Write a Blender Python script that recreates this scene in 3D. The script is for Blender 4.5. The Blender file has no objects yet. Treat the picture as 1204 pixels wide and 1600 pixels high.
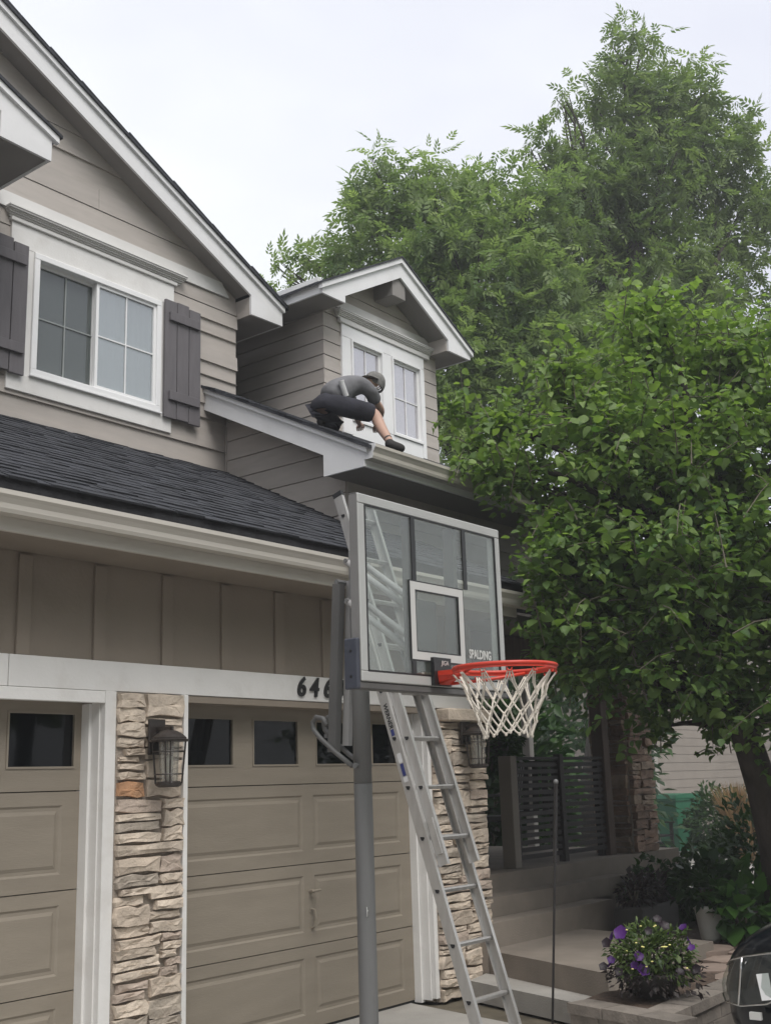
import bpy, math, random
import numpy as np
from mathutils import Vector, Matrix, Euler

random.seed(7)
rng = np.random.default_rng(11)
R = math.radians
scene = bpy.context.scene
COL = scene.collection

# ------------------------------------------------------------------ camera
CAM_LOC = Vector((0.0, 0.0, 1.61))
YAW, PITCH, ROLL = R(51.8926), R(13.265), R(-1.8264)
fwd = Vector((math.sin(YAW)*math.cos(PITCH), math.cos(YAW)*math.cos(PITCH), math.sin(PITCH)))
rgt = Vector((math.cos(YAW), -math.sin(YAW), 0))
upv = rgt.cross(fwd)
r2 = rgt*math.cos(ROLL) + upv*math.sin(ROLL)
u2 = -rgt*math.sin(ROLL) + upv*math.cos(ROLL)
cam = bpy.data.cameras.new('camera')
cam.sensor_fit = 'VERTICAL'; cam.sensor_height = 36.0; cam.lens = 1801.25/1600*36
cam.clip_start = 0.05; cam.clip_end = 600
cam_ob = bpy.data.objects.new('camera', cam); COL.objects.link(cam_ob)
mw = Matrix((( r2.x, u2.x, -fwd.x, 0), (r2.y, u2.y, -fwd.y, 0), (r2.z, u2.z, -fwd.z, 0), (0, 0, 0, 1)))
cam_ob.matrix_world = Matrix.Translation(CAM_LOC) @ mw
scene.camera = cam_ob

# ------------------------------------------------------------------ world: overcast sky
SUN_EL, SUN_AZ = R(56), R(205)      # azimuth measured clockwise from +Y
world = bpy.data.worlds.new('World'); scene.world = world; world.use_nodes = True
wn, wl = world.node_tree.nodes, world.node_tree.links
for n in list(wn): wn.remove(n)
wo = wn.new('ShaderNodeOutputWorld')
sky = wn.new('ShaderNodeTexSky'); sky.sky_type = 'NISHITA'; sky.sun_disc = False
sky.sun_elevation = SUN_EL; sky.sun_rotation = SUN_AZ; sky.dust_density = 4.0; sky.air_density = 1.2
b1 = wn.new('ShaderNodeBackground'); b1.inputs['Strength'].default_value = 0.12
wl.new(sky.outputs[0], b1.inputs['Color'])
tc = wn.new('ShaderNodeTexCoord'); mp = wn.new('ShaderNodeMapping'); mp.inputs['Scale'].default_value = (1, 1, 2.2)
nz = wn.new('ShaderNodeTexNoise'); nz.inputs['Scale'].default_value = 1.6; nz.inputs['Detail'].default_value = 4; nz.inputs['Roughness'].default_value = .5
cr = wn.new('ShaderNodeValToRGB')
cr.color_ramp.elements[0].position = .34; cr.color_ramp.elements[0].color = (.76, .775, .875, 1)
cr.color_ramp.elements[1].position = .66; cr.color_ramp.elements[1].color = (1.0, 1.02, 1.03, 1)
wl.new(tc.outputs['Generated'], mp.inputs['Vector']); wl.new(mp.outputs[0], nz.inputs['Vector']); wl.new(nz.outputs['Fac'], cr.inputs[0])
b2 = wn.new('ShaderNodeBackground'); b2.inputs['Strength'].default_value = 0.64
wl.new(cr.outputs[0], b2.inputs['Color'])
mx = wn.new('ShaderNodeMixShader'); mx.inputs[0].default_value = .93
wl.new(b1.outputs[0], mx.inputs[1]); wl.new(b2.outputs[0], mx.inputs[2]); wl.new(mx.outputs[0], wo.inputs[0])
try:
    world.cycles.sampling_method = 'AUTOMATIC'
except Exception:
    pass

sun = bpy.data.lights.new('sun', 'SUN'); sun.energy = 1.5; sun.angle = R(35); sun.color = (1.0, .97, .93)
sun_ob = bpy.data.objects.new('sun', sun); COL.objects.link(sun_ob)
sd = Vector((math.sin(SUN_AZ)*math.cos(SUN_EL), math.cos(SUN_AZ)*math.cos(SUN_EL), math.sin(SUN_EL)))
sun_ob.rotation_euler = sd.to_track_quat('Z', 'Y').to_euler()
sun_ob.location = (0, 0, 30)

vs = scene.view_settings
vs.view_transform = 'Standard'; vs.look = 'None'; vs.exposure = 0.85; vs.gamma = 1.0; vs.use_curve_mapping = False
scene.render.film_transparent = False
scene.cycles.max_bounces = 7; scene.cycles.diffuse_bounces = 4; scene.cycles.glossy_bounces = 3
scene.cycles.transmission_bounces = 4; scene.cycles.transparent_max_bounces = 10
scene.cycles.use_denoising = True

# ------------------------------------------------------------------ materials
def lin(c):
    return tuple((x/12.92 if x <= .04045 else ((x+.055)/1.055)**2.4) for x in [q/255 for q in c])
MATS = {}
def mat(name, col, rough=.7, var=.12, scale=6.0, bump=0.0, bscale=40.0, metal=0.0, spec=.5, detail=5, stretch=(1, 1, 1), dirt=None, rvar=0.0, objrand=0.0):
    if name in MATS: return MATS[name]
    m = bpy.data.materials.new(name); m.use_nodes = True
    n, l = m.node_tree.nodes, m.node_tree.links
    bs = n['Principled BSDF']
    bs.inputs['Roughness'].default_value = rough; bs.inputs['Metallic'].default_value = metal
    bs.inputs['Specular IOR Level'].default_value = spec
    t = n.new('ShaderNodeTexCoord'); mpp = n.new('ShaderNodeMapping'); mpp.inputs['Scale'].default_value = stretch
    l.new(t.outputs['Object'], mpp.inputs['Vector'])
    no = n.new('ShaderNodeTexNoise'); no.inputs['Scale'].default_value = scale; no.inputs['Detail'].default_value = detail
    l.new(mpp.outputs[0], no.inputs['Vector'])
    ra = n.new('ShaderNodeValToRGB'); e = ra.color_ramp.elements
    e[0].position = .3; e[1].position = .7
    e[0].color = tuple(max(0, c*(1-var)) for c in col)+(1,); e[1].color = tuple(min(1, c*(1+var)) for c in col)+(1,)
    l.new(no.outputs['Fac'], ra.inputs[0])
    out = ra.outputs[0]
    if objrand:
        oi = n.new('ShaderNodeObjectInfo'); hs = n.new('ShaderNodeHueSaturation')
        ma = n.new('ShaderNodeMapRange'); ma.inputs['To Min'].default_value = 1-objrand; ma.inputs['To Max'].default_value = 1+objrand
        l.new(oi.outputs['Random'], ma.inputs['Value']); l.new(ma.outputs[0], hs.inputs['Value']); l.new(out, hs.inputs['Color']); out = hs.outputs[0]
    if dirt:
        n2 = n.new('ShaderNodeTexNoise'); n2.inputs['Scale'].default_value = dirt[1]; n2.inputs['Detail'].default_value = 8; n2.inputs['Roughness'].default_value = .65
        l.new(mpp.outputs[0], n2.inputs['Vector'])
        r3 = n.new('ShaderNodeValToRGB'); r3.color_ramp.elements[0].position = .52; r3.color_ramp.elements[1].position = .75
        r3.color_ramp.elements[0].color = (0, 0, 0, 1); r3.color_ramp.elements[1].color = (dirt[2],)*3+(1,)
        l.new(n2.outputs['Fac'], r3.inputs[0])
        mxx = n.new('ShaderNodeMixRGB'); mxx.inputs[2].default_value = tuple(dirt[0])+(1,)
        l.new(r3.outputs[0], mxx.inputs[0]); l.new(out, mxx.inputs[1]); out = mxx.outputs[0]
    l.new(out, bs.inputs['Base Color'])
    if bump:
        n4 = n.new('ShaderNodeTexNoise'); n4.inputs['Scale'].default_value = bscale; n4.inputs['Detail'].default_value = 6
        l.new(mpp.outputs[0], n4.inputs['Vector'])
        bp = n.new('ShaderNodeBump'); bp.inputs['Strength'].default_value = bump; bp.inputs['Distance'].default_value = .01
        l.new(n4.outputs['Fac'], bp.inputs['Height']); l.new(bp.outputs[0], bs.inputs['Normal'])
    if rvar:
        mr = n.new('ShaderNodeMapRange'); mr.inputs['To Min'].default_value = max(.02, rough-rvar); mr.inputs['To Max'].default_value = min(1, rough+rvar)
        l.new(no.outputs['Fac'], mr.inputs['Value']); l.new(mr.outputs[0], bs.inputs['Roughness'])
    MATS[name] = m
    return m

def glass_mat(name, tint, gloss, rough=.02, see=.6, wav=0.0, fk=1.5):
    """pane: part see-through, part body tint, plus a coat of reflection"""
    if name in MATS: return MATS[name]
    m = bpy.data.materials.new(name); m.use_nodes = True
    n, l = m.node_tree.nodes, m.node_tree.links
    for q in list(n): n.remove(q)
    o = n.new('ShaderNodeOutputMaterial'); tr = n.new('ShaderNodeBsdfTransparent'); tr.inputs[0].default_value = (.88, .92, .9, 1)
    df = n.new('ShaderNodeBsdfDiffuse'); df.inputs[0].default_value = tuple(tint)+(1,)
    gl = n.new('ShaderNodeBsdfGlossy'); gl.inputs['Roughness'].default_value = rough; gl.inputs['Color'].default_value = (1, 1, 1, 1)
    fr = n.new('ShaderNodeFresnel'); ge = n.new('ShaderNodeNewGeometry'); io = n.new('ShaderNodeMapRange'); io.inputs['To Min'].default_value = 1.5; io.inputs['To Max'].default_value = 1/1.5
    l.new(ge.outputs['Backfacing'], io.inputs['Value']); l.new(io.outputs[0], fr.inputs['IOR'])
    ad = n.new('ShaderNodeMath'); ad.operation = 'MULTIPLY_ADD'; ad.inputs[1].default_value = fk; ad.inputs[2].default_value = gloss; ad.use_clamp = True
    l.new(fr.outputs[0], ad.inputs[0])
    m1 = n.new('ShaderNodeMixShader'); m1.inputs[0].default_value = see
    l.new(df.outputs[0], m1.inputs[1]); l.new(tr.outputs[0], m1.inputs[2])
    m2 = n.new('ShaderNodeMixShader'); l.new(ad.outputs[0], m2.inputs[0]); l.new(m1.outputs[0], m2.inputs[1]); l.new(gl.outputs[0], m2.inputs[2])
    l.new(m2.outputs[0], o.inputs[0])
    if wav:
        t = n.new('ShaderNodeTexCoord'); nn = n.new('ShaderNodeTexNoise'); nn.inputs['Scale'].default_value = 3; bp = n.new('ShaderNodeBump'); bp.inputs['Strength'].default_value = wav
        l.new(t.outputs['Object'], nn.inputs['Vector']); l.new(nn.outputs['Fac'], bp.inputs['Height']); l.new(bp.outputs[0], gl.inputs['Normal'])
    MATS[name] = m
    return m

def leaf_mat(name, dark, light, trans=.35, rough=.5, ttint=(1.15, 1.25, .6)):
    if name in MATS: return MATS[name]
    m = bpy.data.materials.new(name); m.use_nodes = True
    n, l = m.node_tree.nodes, m.node_tree.links
    for q in list(n): n.remove(q)
    o = n.new('ShaderNodeOutputMaterial'); at = n.new('ShaderNodeAttribute'); at.attribute_name = 'tint'
    oi = n.new('ShaderNodeObjectInfo')
    ra = n.new('ShaderNodeValToRGB'); ra.color_ramp.elements[0].color = tuple(dark)+(1,); ra.color_ramp.elements[1].color = tuple(light)+(1,)
    l.new(at.outputs['Fac'], ra.inputs[0])
    hs = n.new('ShaderNodeHueSaturation'); ma = n.new('ShaderNodeMapRange'); ma.inputs['To Min'].default_value = .8; ma.inputs['To Max'].default_value = 1.2
    l.new(oi.outputs['Random'], ma.inputs['Value']); l.new(ma.outputs[0], hs.inputs['Value']); l.new(ra.outputs[0], hs.inputs['Color'])
    p = n.new('ShaderNodeBsdfPrincipled'); p.inputs['Roughness'].default_value = rough; p.inputs['Specular IOR Level'].default_value = .4
    l.new(hs.outputs[0], p.inputs['Base Color'])
    tl = n.new('ShaderNodeBsdfTranslucent'); mu = n.new('ShaderNodeMixRGB'); mu.blend_type = 'MULTIPLY'; mu.inputs[0].default_value = 1; mu.inputs[2].default_value = tuple(ttint)+(1,)
    l.new(hs.outputs[0], mu.inputs[1]); l.new(mu.outputs[0], tl.inputs[0])
    mi = n.new('ShaderNodeMixShader'); mi.inputs[0].default_value = trans
    l.new(p.outputs[0], mi.inputs[1]); l.new(tl.outputs[0], mi.inputs[2]); l.new(mi.outputs[0], o.inputs[0])
    MATS[name] = m
    return m

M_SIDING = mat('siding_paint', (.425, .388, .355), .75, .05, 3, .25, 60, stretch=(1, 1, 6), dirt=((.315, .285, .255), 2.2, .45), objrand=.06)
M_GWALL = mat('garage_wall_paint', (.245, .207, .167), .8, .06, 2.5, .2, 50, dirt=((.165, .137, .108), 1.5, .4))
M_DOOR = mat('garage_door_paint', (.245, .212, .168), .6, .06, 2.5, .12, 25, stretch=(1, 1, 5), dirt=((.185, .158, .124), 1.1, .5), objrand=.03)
M_WHITE = mat('white_trim_paint', (.72, .71, .69), .6, .05, 3, .12, 50, dirt=((.48, .45, .41), 3.2, .42), objrand=.03)
M_FASCIA = mat('white_fascia_paint', (.74, .74, .745), .65, .05, 2.5, .1, 40, dirt=((.45, .43, .4), 2.2, .28))
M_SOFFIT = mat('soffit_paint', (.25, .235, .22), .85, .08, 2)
M_GUTTER = mat('gutter_aluminium', (.52, .49, .44), .45, .06, 2, dirt=((.3, .27, .22), 2.5, .4), stretch=(.5, 3, 3))
M_SHUTTER = mat('shutter_paint', (.122, .113, .12), .7, .1, 6, .2, 60, stretch=(4, 1, .6), objrand=.04)
M_VINYL = mat('white_vinyl', (.80, .80, .80), .35, .03, 3)
M_GRID = mat('screened_muntin', (.26, .28, .275), .6, .05, 3)
M_CROWN = mat('white_crown_paint', (.66, .65, .63), .55, .04, 4)
M_SHINGLE = mat('asphalt_shingle', (.036, .038, .046), .95, .4, 7, .5, 260, dirt=((.065, .067, .075), 22, .5), objrand=.0)
M_ROOF = mat('roof_felt', (.025, .025, .028), .95, .3, 20, .5, 200)
M_DARKROOM = mat('dark_interior', (.012, .012, .012), .9, .2, 3)
M_CURTAIN = mat('curtain_cloth', (.60, .64, .65), .9, .06, 5, stretch=(12, 12, .3))
M_SCREEN = mat('insect_screen', (.15, .17, .165), .9, .06, 5, stretch=(9, 9, .3))
M_MORTAR = mat('mortar', (.29, .25, .21), .95, .2, 20, .7, 80)
M_STONES = [mat('stone_buff', (.57, .485, .395), .9, .22, 9, .9, 45, dirt=((.24, .19, .15), 6, .6), objrand=.12),
            mat('stone_tan', (.52, .435, .35), .9, .22, 8, .9, 45, dirt=((.5, .44, .37), 5, .5), objrand=.14),
            mat('stone_grey', (.40, .345, .285), .9, .22, 9, .9, 45, dirt=((.2, .17, .14), 6, .6), objrand=.14),
            mat('stone_pink', (.47, .385, .32), .9, .22, 8, .9, 45, dirt=((.3, .25, .2), 6, .5), objrand=.1),
            mat('stone_rust', (.42, .235, .13), .9, .25, 9, .8, 45, dirt=((.4, .3, .2), 5, .5))]
M_STONES_DK = [mat('stone_brown', (.22, .15, .11), .9, .3, 9, .9, 45, objrand=.25), mat('stone_umber', (.26, .2, .15), .9, .3, 9, .9, 45, objrand=.25)]
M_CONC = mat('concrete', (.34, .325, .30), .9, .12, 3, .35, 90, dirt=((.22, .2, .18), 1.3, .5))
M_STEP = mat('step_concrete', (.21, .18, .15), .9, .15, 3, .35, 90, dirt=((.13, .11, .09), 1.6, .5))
M_GROUND = mat('ground_soil', (.10, .085, .06), .95, .35, 4, .6, 30)
M_MULCH = mat('bark_mulch', (.075, .05, .035), .95, .5, 30, 1.0, 60)
M_PAVER = mat('flagstone', (.25, .19, .155), .9, .2, 6, .5, 40, objrand=.15)
M_BLOCK = mat('wall_block', (.19, .165, .14), .9, .2, 10, .6, 60, objrand=.15)
M_IRON = mat('black_iron', (.022, .02, .02), .5, .3, 12, .3, 80)
M_BRONZE = mat('bronze_lantern', (.030, .024, .021), .45, .3, 12, .2, 80)
M_STEEL = mat('galvanised_pole', (.15, .15, .148), .55, .1, 4, .08, 60, metal=.1, stretch=(4, 4, .5), dirt=((.15, .15, .15), 3, .35))
M_FRAME = mat('board_frame', (.45, .455, .44), .5, .05, 4, metal=.2)
M_FRAMESIDE = mat('board_frame_side', (.19, .185, .18), .5, .06, 4)
M_NAVYPAD = mat('navy_pad', (.045, .05, .068), .6, .1, 10)
M_TUBE = mat('powder_coat_grey', (.36, .35, .34), .45, .06, 5)
M_TUBEDK = mat('powder_coat_dark', (.10, .098, .095), .5, .12, 6)
M_RIM = mat('orange_rim', (.56, .042, .02), .4, .08, 8, dirt=((.35, .03, .02), 14, .35))
M_NET = mat('net_cord', (.66, .61, .53), .9, .08, 40, .5, 300)
M_LINE = mat('board_print', (.55, .55, .53), .6, .04, 6)
M_BLACK = mat('black_gloss', (.015, .015, .016), .35, .1, 6)
M_ALU = mat('ladder_aluminium', (.50, .49, .475), .38, .08, 5, .05, 60, metal=.55, stretch=(6, 6, 1), dirt=((.3, .29, .27), 4, .4), rvar=.1)
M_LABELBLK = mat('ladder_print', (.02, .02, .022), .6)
M_LABELBLUE = mat('ladder_label_blue', (.03, .04, .16), .5)
M_LABELWHITE = mat('ladder_label_white', (.6, .6, .6), .5)
M_NUM = mat('house_number_black', (.012, .012, .012), .4)
M_FENCE = mat('dark_stained_wood', (.013, .009, .008), .7, .3, 8, .3, 60, objrand=.3)
M_WOODPOST = mat('porch_post_wood', (.085, .06, .046), .8, .25, 6, .4, 60, stretch=(4, 4, .5))
M_BARK = mat('tree_bark', (.05, .042, .034), .95, .35, 10, 1.0, 30, stretch=(1, 1, .35))
M_TWIG = mat('twig_bark', (.13, .115, .085), .9, .25, 15)
M_CAR = mat('car_paint', (.006, .008, .011), .16, .1, 4, spec=.35)
M_CARTRIM = mat('car_trim', (.01, .01, .01), .55, .1, 8)
M_CHROME = mat('chrome', (.6, .6, .6), .12, .03, 4, metal=1.0)
M_RUBBER = mat('tyre_rubber', (.014, .014, .014), .85, .2, 20)
M_RIMS = mat('wheel_alloy', (.3, .3, .31), .3, .05, 4, metal=.8)
M_BIN = mat('bin_green_plastic', (.010, .13, .06), .5, .1, 4)
M_NEIGH = mat('neighbour_siding', (.25, .22, .19), .8, .06, 2)
M_NEIGHTRIM = mat('neighbour_trim', (.33, .31, .28), .7, .05, 2)
M_TANWOOD = mat('fence_planks', (.16, .105, .08), .85, .25, 4, .4, 40, stretch=(5, 5, .4), objrand=.3)
M_WHITEPOT = mat('white_ceramic', (.55, .55, .50), .35, .05, 4)
M_POT = mat('dark_pot', (.04, .038, .035), .7, .2, 8)
M_LAMPGLASS = glass_mat('lantern_glass', (.5, .45, .4), .06, .08, .7)
M_PANE = glass_mat('window_glass', (.42, .46, .49), .06, .012, .55, .02)
M_PANESCR = glass_mat('screened_glass', (.085, .10, .098), .03, .03, .22, .01, fk=1.0)
M_PANEDORM = glass_mat('dormer_glass', (.40, .375, .42), .26, .012, .35, .03)
M_PANEDK = glass_mat('garage_glass', (.004, .005, .006), .004, .03, .25, fk=.35)
M_ACRYL = glass_mat('acrylic', (.22, .225, .21), .03, .03, .90, .01, fk=.7)  # pale tint stands in for part of the sheet's reflection
M_LENS = glass_mat('headlight_lens', (.03, .033, .036), .02, .02, .86, fk=.7)
M_SKIN = mat('skin', (.45, .28, .21), .55, .08, 8)
M_SHIRT = mat('grey_shirt', (.15, .15, .158), .9, .15, 8, 1.0, 13)
M_SHIRTSTR = mat('shirt_stripe', (.42, .42, .43), .9)
M_SHORTS = mat('navy_shorts', (.02, .02, .029), .9, .25, 8, 1.0, 14)
M_CAP = mat('grey_cap', (.17, .165, .155), .9, .25, 20, .4, 60)
M_SHOE = mat('dark_shoe', (.025, .023, .022), .8, .2, 10)
M_SOCK = mat('dark_sock', (.06, .058, .06), .9)
M_TUBEW = mat('white_plastic_tube', (.6, .6, .6), .5)
L_NEAR = leaf_mat('broad_leaf', (.065, .13, .036), (.235, .335, .095), .45)
L_ASH = leaf_mat('ash_leaf', (.12, .19, .07), (.30, .39, .135), .5, ttint=(1.1, 1.2, .75))
L_SHRUB = leaf_mat('shrub_leaf', (.012, .042, .010), (.05, .11, .02), .3)
L_HOSTA = leaf_mat('hosta_leaf', (.03, .10, .015), (.08, .19, .03), .3)
L_PURP = leaf_mat('purple_leaf', (.02, .014, .016), (.05, .04, .035), .25, ttint=(1, .8, .8))
L_PETF = leaf_mat('petunia_leaf', (.03, .06, .016), (.12, .17, .05), .3)
L_STRAW = leaf_mat('straw_blade', (.22, .13, .05), (.36, .24, .11), .3, ttint=(1, .95, .8))
L_PETAL = leaf_mat('violet_petal', (.045, .008, .10), (.115, .026, .22), .3, ttint=(1, 1, 1.2))
L_DKPETAL = leaf_mat('dark_petal', (.008, .003, .006), (.016, .005, .012), .1, ttint=(1, 1, 1))
M_YELLOW = mat('yellow_flower', (.6, .55, .2), .7, .1, 20)

# ------------------------------------------------------------------ object helpers
WM = {}
def reg(o, parent=None, world=None):
    COL.objects.link(o)
    W = world if world is not None else Matrix.Identity(4)
    if parent is not None:
        o.parent = parent; o.matrix_parent_inverse = WM[parent].inverted()
    o.matrix_basis = W
    WM[o] = W
    return o
def props(o, label=None, cat=None, group=None, kind=None):
    if label: o['label'] = label
    if cat: o['category'] = cat
    if group: o['group'] = group
    if kind: o['kind'] = kind
    return o
def thing(name, loc, label, cat, group=None):
    o = bpy.data.objects.new(name, None); o.empty_display_size = .2
    reg(o, None, Matrix.Translation(Vector(loc)))
    return props(o, label, cat, group)
def part_empty(name, parent, loc=(0, 0, 0)):
    o = bpy.data.objects.new(name, None); o.empty_display_size = .1
    return reg(o, parent, Matrix.Translation(Vector(loc)))

class MB:
    def __init__(s): s.v = []; s.f = []
    def add(s, vs, fs):
        b = len(s.v); s.v += [tuple(p) for p in vs]; s.f += [tuple(b+i for i in q) for q in fs]; return s
    def box(s, x0, x1, y0, y1, z0, z1):
        return s.add([(x0, y0, z0), (x1, y0, z0), (x1, y1, z0), (x0, y1, z0), (x0, y0, z1), (x1, y0, z1), (x1, y1, z1), (x0, y1, z1)],
                     [(3, 2, 1, 0), (4, 5, 6, 7), (0, 1, 5, 4), (1, 2, 6, 5), (2, 3, 7, 6), (3, 0, 4, 7)])
    def bbox(s, x0, x1, y0, y1, z0, z1, c=.004):
        """box with chamfered edges"""
        vs = []; 
        for sx in (0, 1):
            for sy in (0, 1):
                for sz in (0, 1):
                    X, Y, Z = (x1 if sx else x0), (y1 if sy else y0), (z1 if sz else z0)
                    dx, dy, dz = (-c if sx else c), (-c if sy else c), (-c if sz else c)
                    vs += [(X, Y+dy, Z+dz), (X+dx, Y, Z+dz), (X+dx, Y+dy, Z)]
        I = lambda a, b, d, k: ((a*2+b)*2+d)*3+k
        fs = [(I(0,0,0,0), I(0,0,1,0), I(0,1,1,0), I(0,1,0,0)), (I(1,0,0,0), I(1,1,0,0), I(1,1,1,0), I(1,0,1,0)),
              (I(0,0,0,1), I(1,0,0,1), I(1,0,1,1), I(0,0,1,1)), (I(0,1,0,1), I(0,1,1,1), I(1,1,1,1), I(1,1,0,1)),
              (I(0,0,0,2), I(0,1,0,2), I(1,1,0,2), I(1,0,0,2)), (I(0,0,1,2), I(1,0,1,2), I(1,1,1,2), I(0,1,1,2))]
        for a in (0, 1):
            for b in (0, 1):
                fs += [(I(a,b,0,0), I(a,b,0,1), I(a,b,1,1), I(a,b,1,0)), (I(a,0,b,0), I(a,0,b,2), I(a,1,b,2), I(a,1,b,0)), (I(0,a,b,1), I(0,a,b,2), I(1,a,b,2), I(1,a,b,1))]
                for d in (0, 1): fs.append((I(a,b,d,0), I(a,b,d,1), I(a,b,d,2)))
        return s.add(vs, fs)
    def bar(s, p, q, w, h, up=(0, 0, 1)):
        p, q = Vector(p), Vector(q); d = (q-p).normalized(); a = d.cross(Vector(up))
        if a.length < 1e-4: a = d.cross(Vector((1, 0, 0)))
        a.normalize(); b = a.cross(d).normalized()
        vs = []
        for c in (p, q):
            for i, j in ((-1, -1), (1, -1), (1, 1), (-1, 1)): vs.append(c + a*(w/2*i) + b*(h/2*j))
        return s.add(vs, [(3, 2, 1, 0), (4, 5, 6, 7), (0, 1, 5, 4), (1, 2, 6, 5), (2, 3, 7, 6), (3, 0, 4, 7)])
    def tube(s, pts, r, n=8, cap=True, closed=False):
        pts = [Vector(p) for p in pts]; N = len(pts)
        rs = r if isinstance(r, (list, tuple)) else [r]*N
        vs = []; prev = None
        for i, p in enumerate(pts):
            if closed: d = pts[(i+1) % N]-pts[i-1]
            else: d = pts[min(i+1, N-1)]-pts[max(i-1, 0)]
            d.normalize()
            if prev is None:
                a = d.cross(Vector((0, 0, 1)))
                if a.length < .05: a = d.cross(Vector((1, 0, 0)))
            else: a = prev - d*prev.dot(d)
            a.normalize(); prev = a; b = d.cross(a)
            for k in range(n):
                t = 2*math.pi*k/n; vs.append(p + (a*math.cos(t)+b*math.sin(t))*rs[i])
        fs = []
        for i in range(N if closed else N-1):
            j = (i+1) % N
            for k in range(n): fs.append((i*n+k, i*n+(k+1) % n, j*n+(k+1) % n, j*n+k))
        if cap and not closed:
            fs.append(tuple(range(n-1, -1, -1))); fs.append(tuple((N-1)*n+k for k in range(n)))
        return s.add(vs, fs)
    def lathe(s, c, prof, n=20, sx=1, sy=1):
        vs = []
        for r, z in prof:
            for k in range(n):
                t = 2*math.pi*(k+.5)/n; vs.append((c[0]+r*sx*math.cos(t), c[1]+r*sy*math.sin(t), c[2]+z))
        fs = []
        for i in range(len(prof)-1):
            for k in range(n): fs.append((i*n+k, i*n+(k+1) % n, (i+1)*n+(k+1) % n, (i+1)*n+k))
        fs.append(tuple(range(n-1, -1, -1))); fs.append(tuple((len(prof)-1)*n+k for k in range(n)))
        return s.add(vs, fs)
    def prism(s, poly, plane, t0, t1):
        """polygon in a coordinate plane ('xz','yz','xy'), extruded along the remaining axis"""
        def P(a, b, t): return {'xz': (a, t, b), 'yz': (t, a, b), 'xy': (a, b, t)}[plane]
        n = len(poly); vs = [P(a, b, t0) for a, b in poly]+[P(a, b, t1) for a, b in poly]
        fs = [tuple(range(n)), tuple(range(2*n-1, n-1, -1))]+[(i, (i+1) % n+0, (i+1) % n+n, i+n) for i in range(n)]
        return s.add(vs, fs)
    def build(s, name, m, parent=None, smooth=False, fix=True):
        me = bpy.data.meshes.new(name); me.from_pydata(s.v, [], s.f); me.update()
        if fix:
            import bmesh
            bm = bmesh.new(); bm.from_mesh(me); bmesh.ops.recalc_face_normals(bm, faces=bm.faces); bm.to_mesh(me); bm.free()
        if smooth: me.polygons.foreach_set('use_smooth', [True]*len(me.polygons))
        me.materials.append(m)
        return reg(bpy.data.objects.new(name, me), parent)
def box(name, m, parent, *a, c=0):
    b = MB()
    b.bbox(*a, c=c) if c else b.box(*a)
    return b.build(name, m, parent, fix=False)
def struct(o): o['kind'] = 'structure'; return o

def fast_mesh(name, verts, faces, m, parent=None, tint=None, smooth=False, world=None):
    """verts (N,3) and faces (F,k) numpy arrays"""
    me = bpy.data.meshes.new(name); F, k = faces.shape
    me.vertices.add(len(verts)); me.vertices.foreach_set('co', np.ascontiguousarray(verts, dtype=np.float32).ravel())
    me.loops.add(F*k); me.loops.foreach_set('vertex_index', np.ascontiguousarray(faces, dtype=np.int32).ravel())
    me.polygons.add(F); me.polygons.foreach_set('loop_start', np.arange(0, F*k, k, dtype=np.int32))
    try: me.polygons.foreach_set('loop_total', np.full(F, k, dtype=np.int32))
    except Exception: pass
    if tint is not None:
        at = me.attributes.new('tint', 'FLOAT', 'POINT'); at.data.foreach_set('value', np.ascontiguousarray(tint, dtype=np.float32))
    me.update(calc_edges=True); me.validate()
    if smooth: me.polygons.foreach_set('use_smooth', [True]*len(me.polygons))
    me.materials.append(m)
    return reg(bpy.data.objects.new(name, me), parent, world)

def text_mesh(txt, size, extrude=.0, shear=0.0, bold=0.0):
    cu = bpy.data.curves.new('txt', 'FONT'); cu.body = txt; cu.size = size; cu.extrude = extrude; cu.shear = shear; cu.offset = bold
    cu.align_x = 'CENTER'; cu.align_y = 'CENTER'; cu.resolution_u = 4
    o = bpy.data.objects.new('txt', cu); COL.objects.link(o)
    dg = bpy.context.evaluated_depsgraph_get(); dg.update()
    me = bpy.data.meshes.new_from_object(o.evaluated_get(dg))
    bpy.data.objects.remove(o); bpy.data.curves.remove(cu)
    return me

# ------------------------------------------------------------------ key planes of the house
YG, YDOOR, YW = 5.5, 5.67, 7.6            # garage trim face, door face, gable wall
XS = 7.289                                # side wall of the right wing
YF = 6.13                                 # upper front wall of the right wing
YD, XD0, XD1 = 7.184, 8.236, 10.134          # dormer front and its two sides
SL = .505
def zg(y): return 4.511 - SL*(YW-y)       # garage roof surface
def zu(y): return 4.29 + SL*(y-5.66)      # upper roof surface

# ------------------------------------------------------------------ ground
def sheet(name, m, poly, z, kind='structure', th=.0):
    b = MB(); n = len(poly)
    if th: b.prism(poly, 'xy', z-th, z)
    else: b.add([(x, y, z) for x, y in poly], [tuple(range(n))])
    o = b.build(name, m); o['kind'] = kind; return o
sheet('ground', M_GROUND, [(-220, -220), (260, -220), (260, 300), (-220, 300)], -.02)
sheet('driveway', M_CONC, [(-3, -9), (6.75, -9), (6.75, 3.2), (7.35, 5.66), (7.6, 5.95), (-3, 5.95)], 0.0)
sheet('neighbour_driveway', M_CONC, [(11.5, -6), (28, -6), (34, 14.2), (18.5, 14.2)], 0.02)
sheet('garden_bed', M_MULCH, [(8.6, 3.0), (14.2, 3.0), (14.2, 5.84), (8.6, 5.84)], .2, th=.22)

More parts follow.
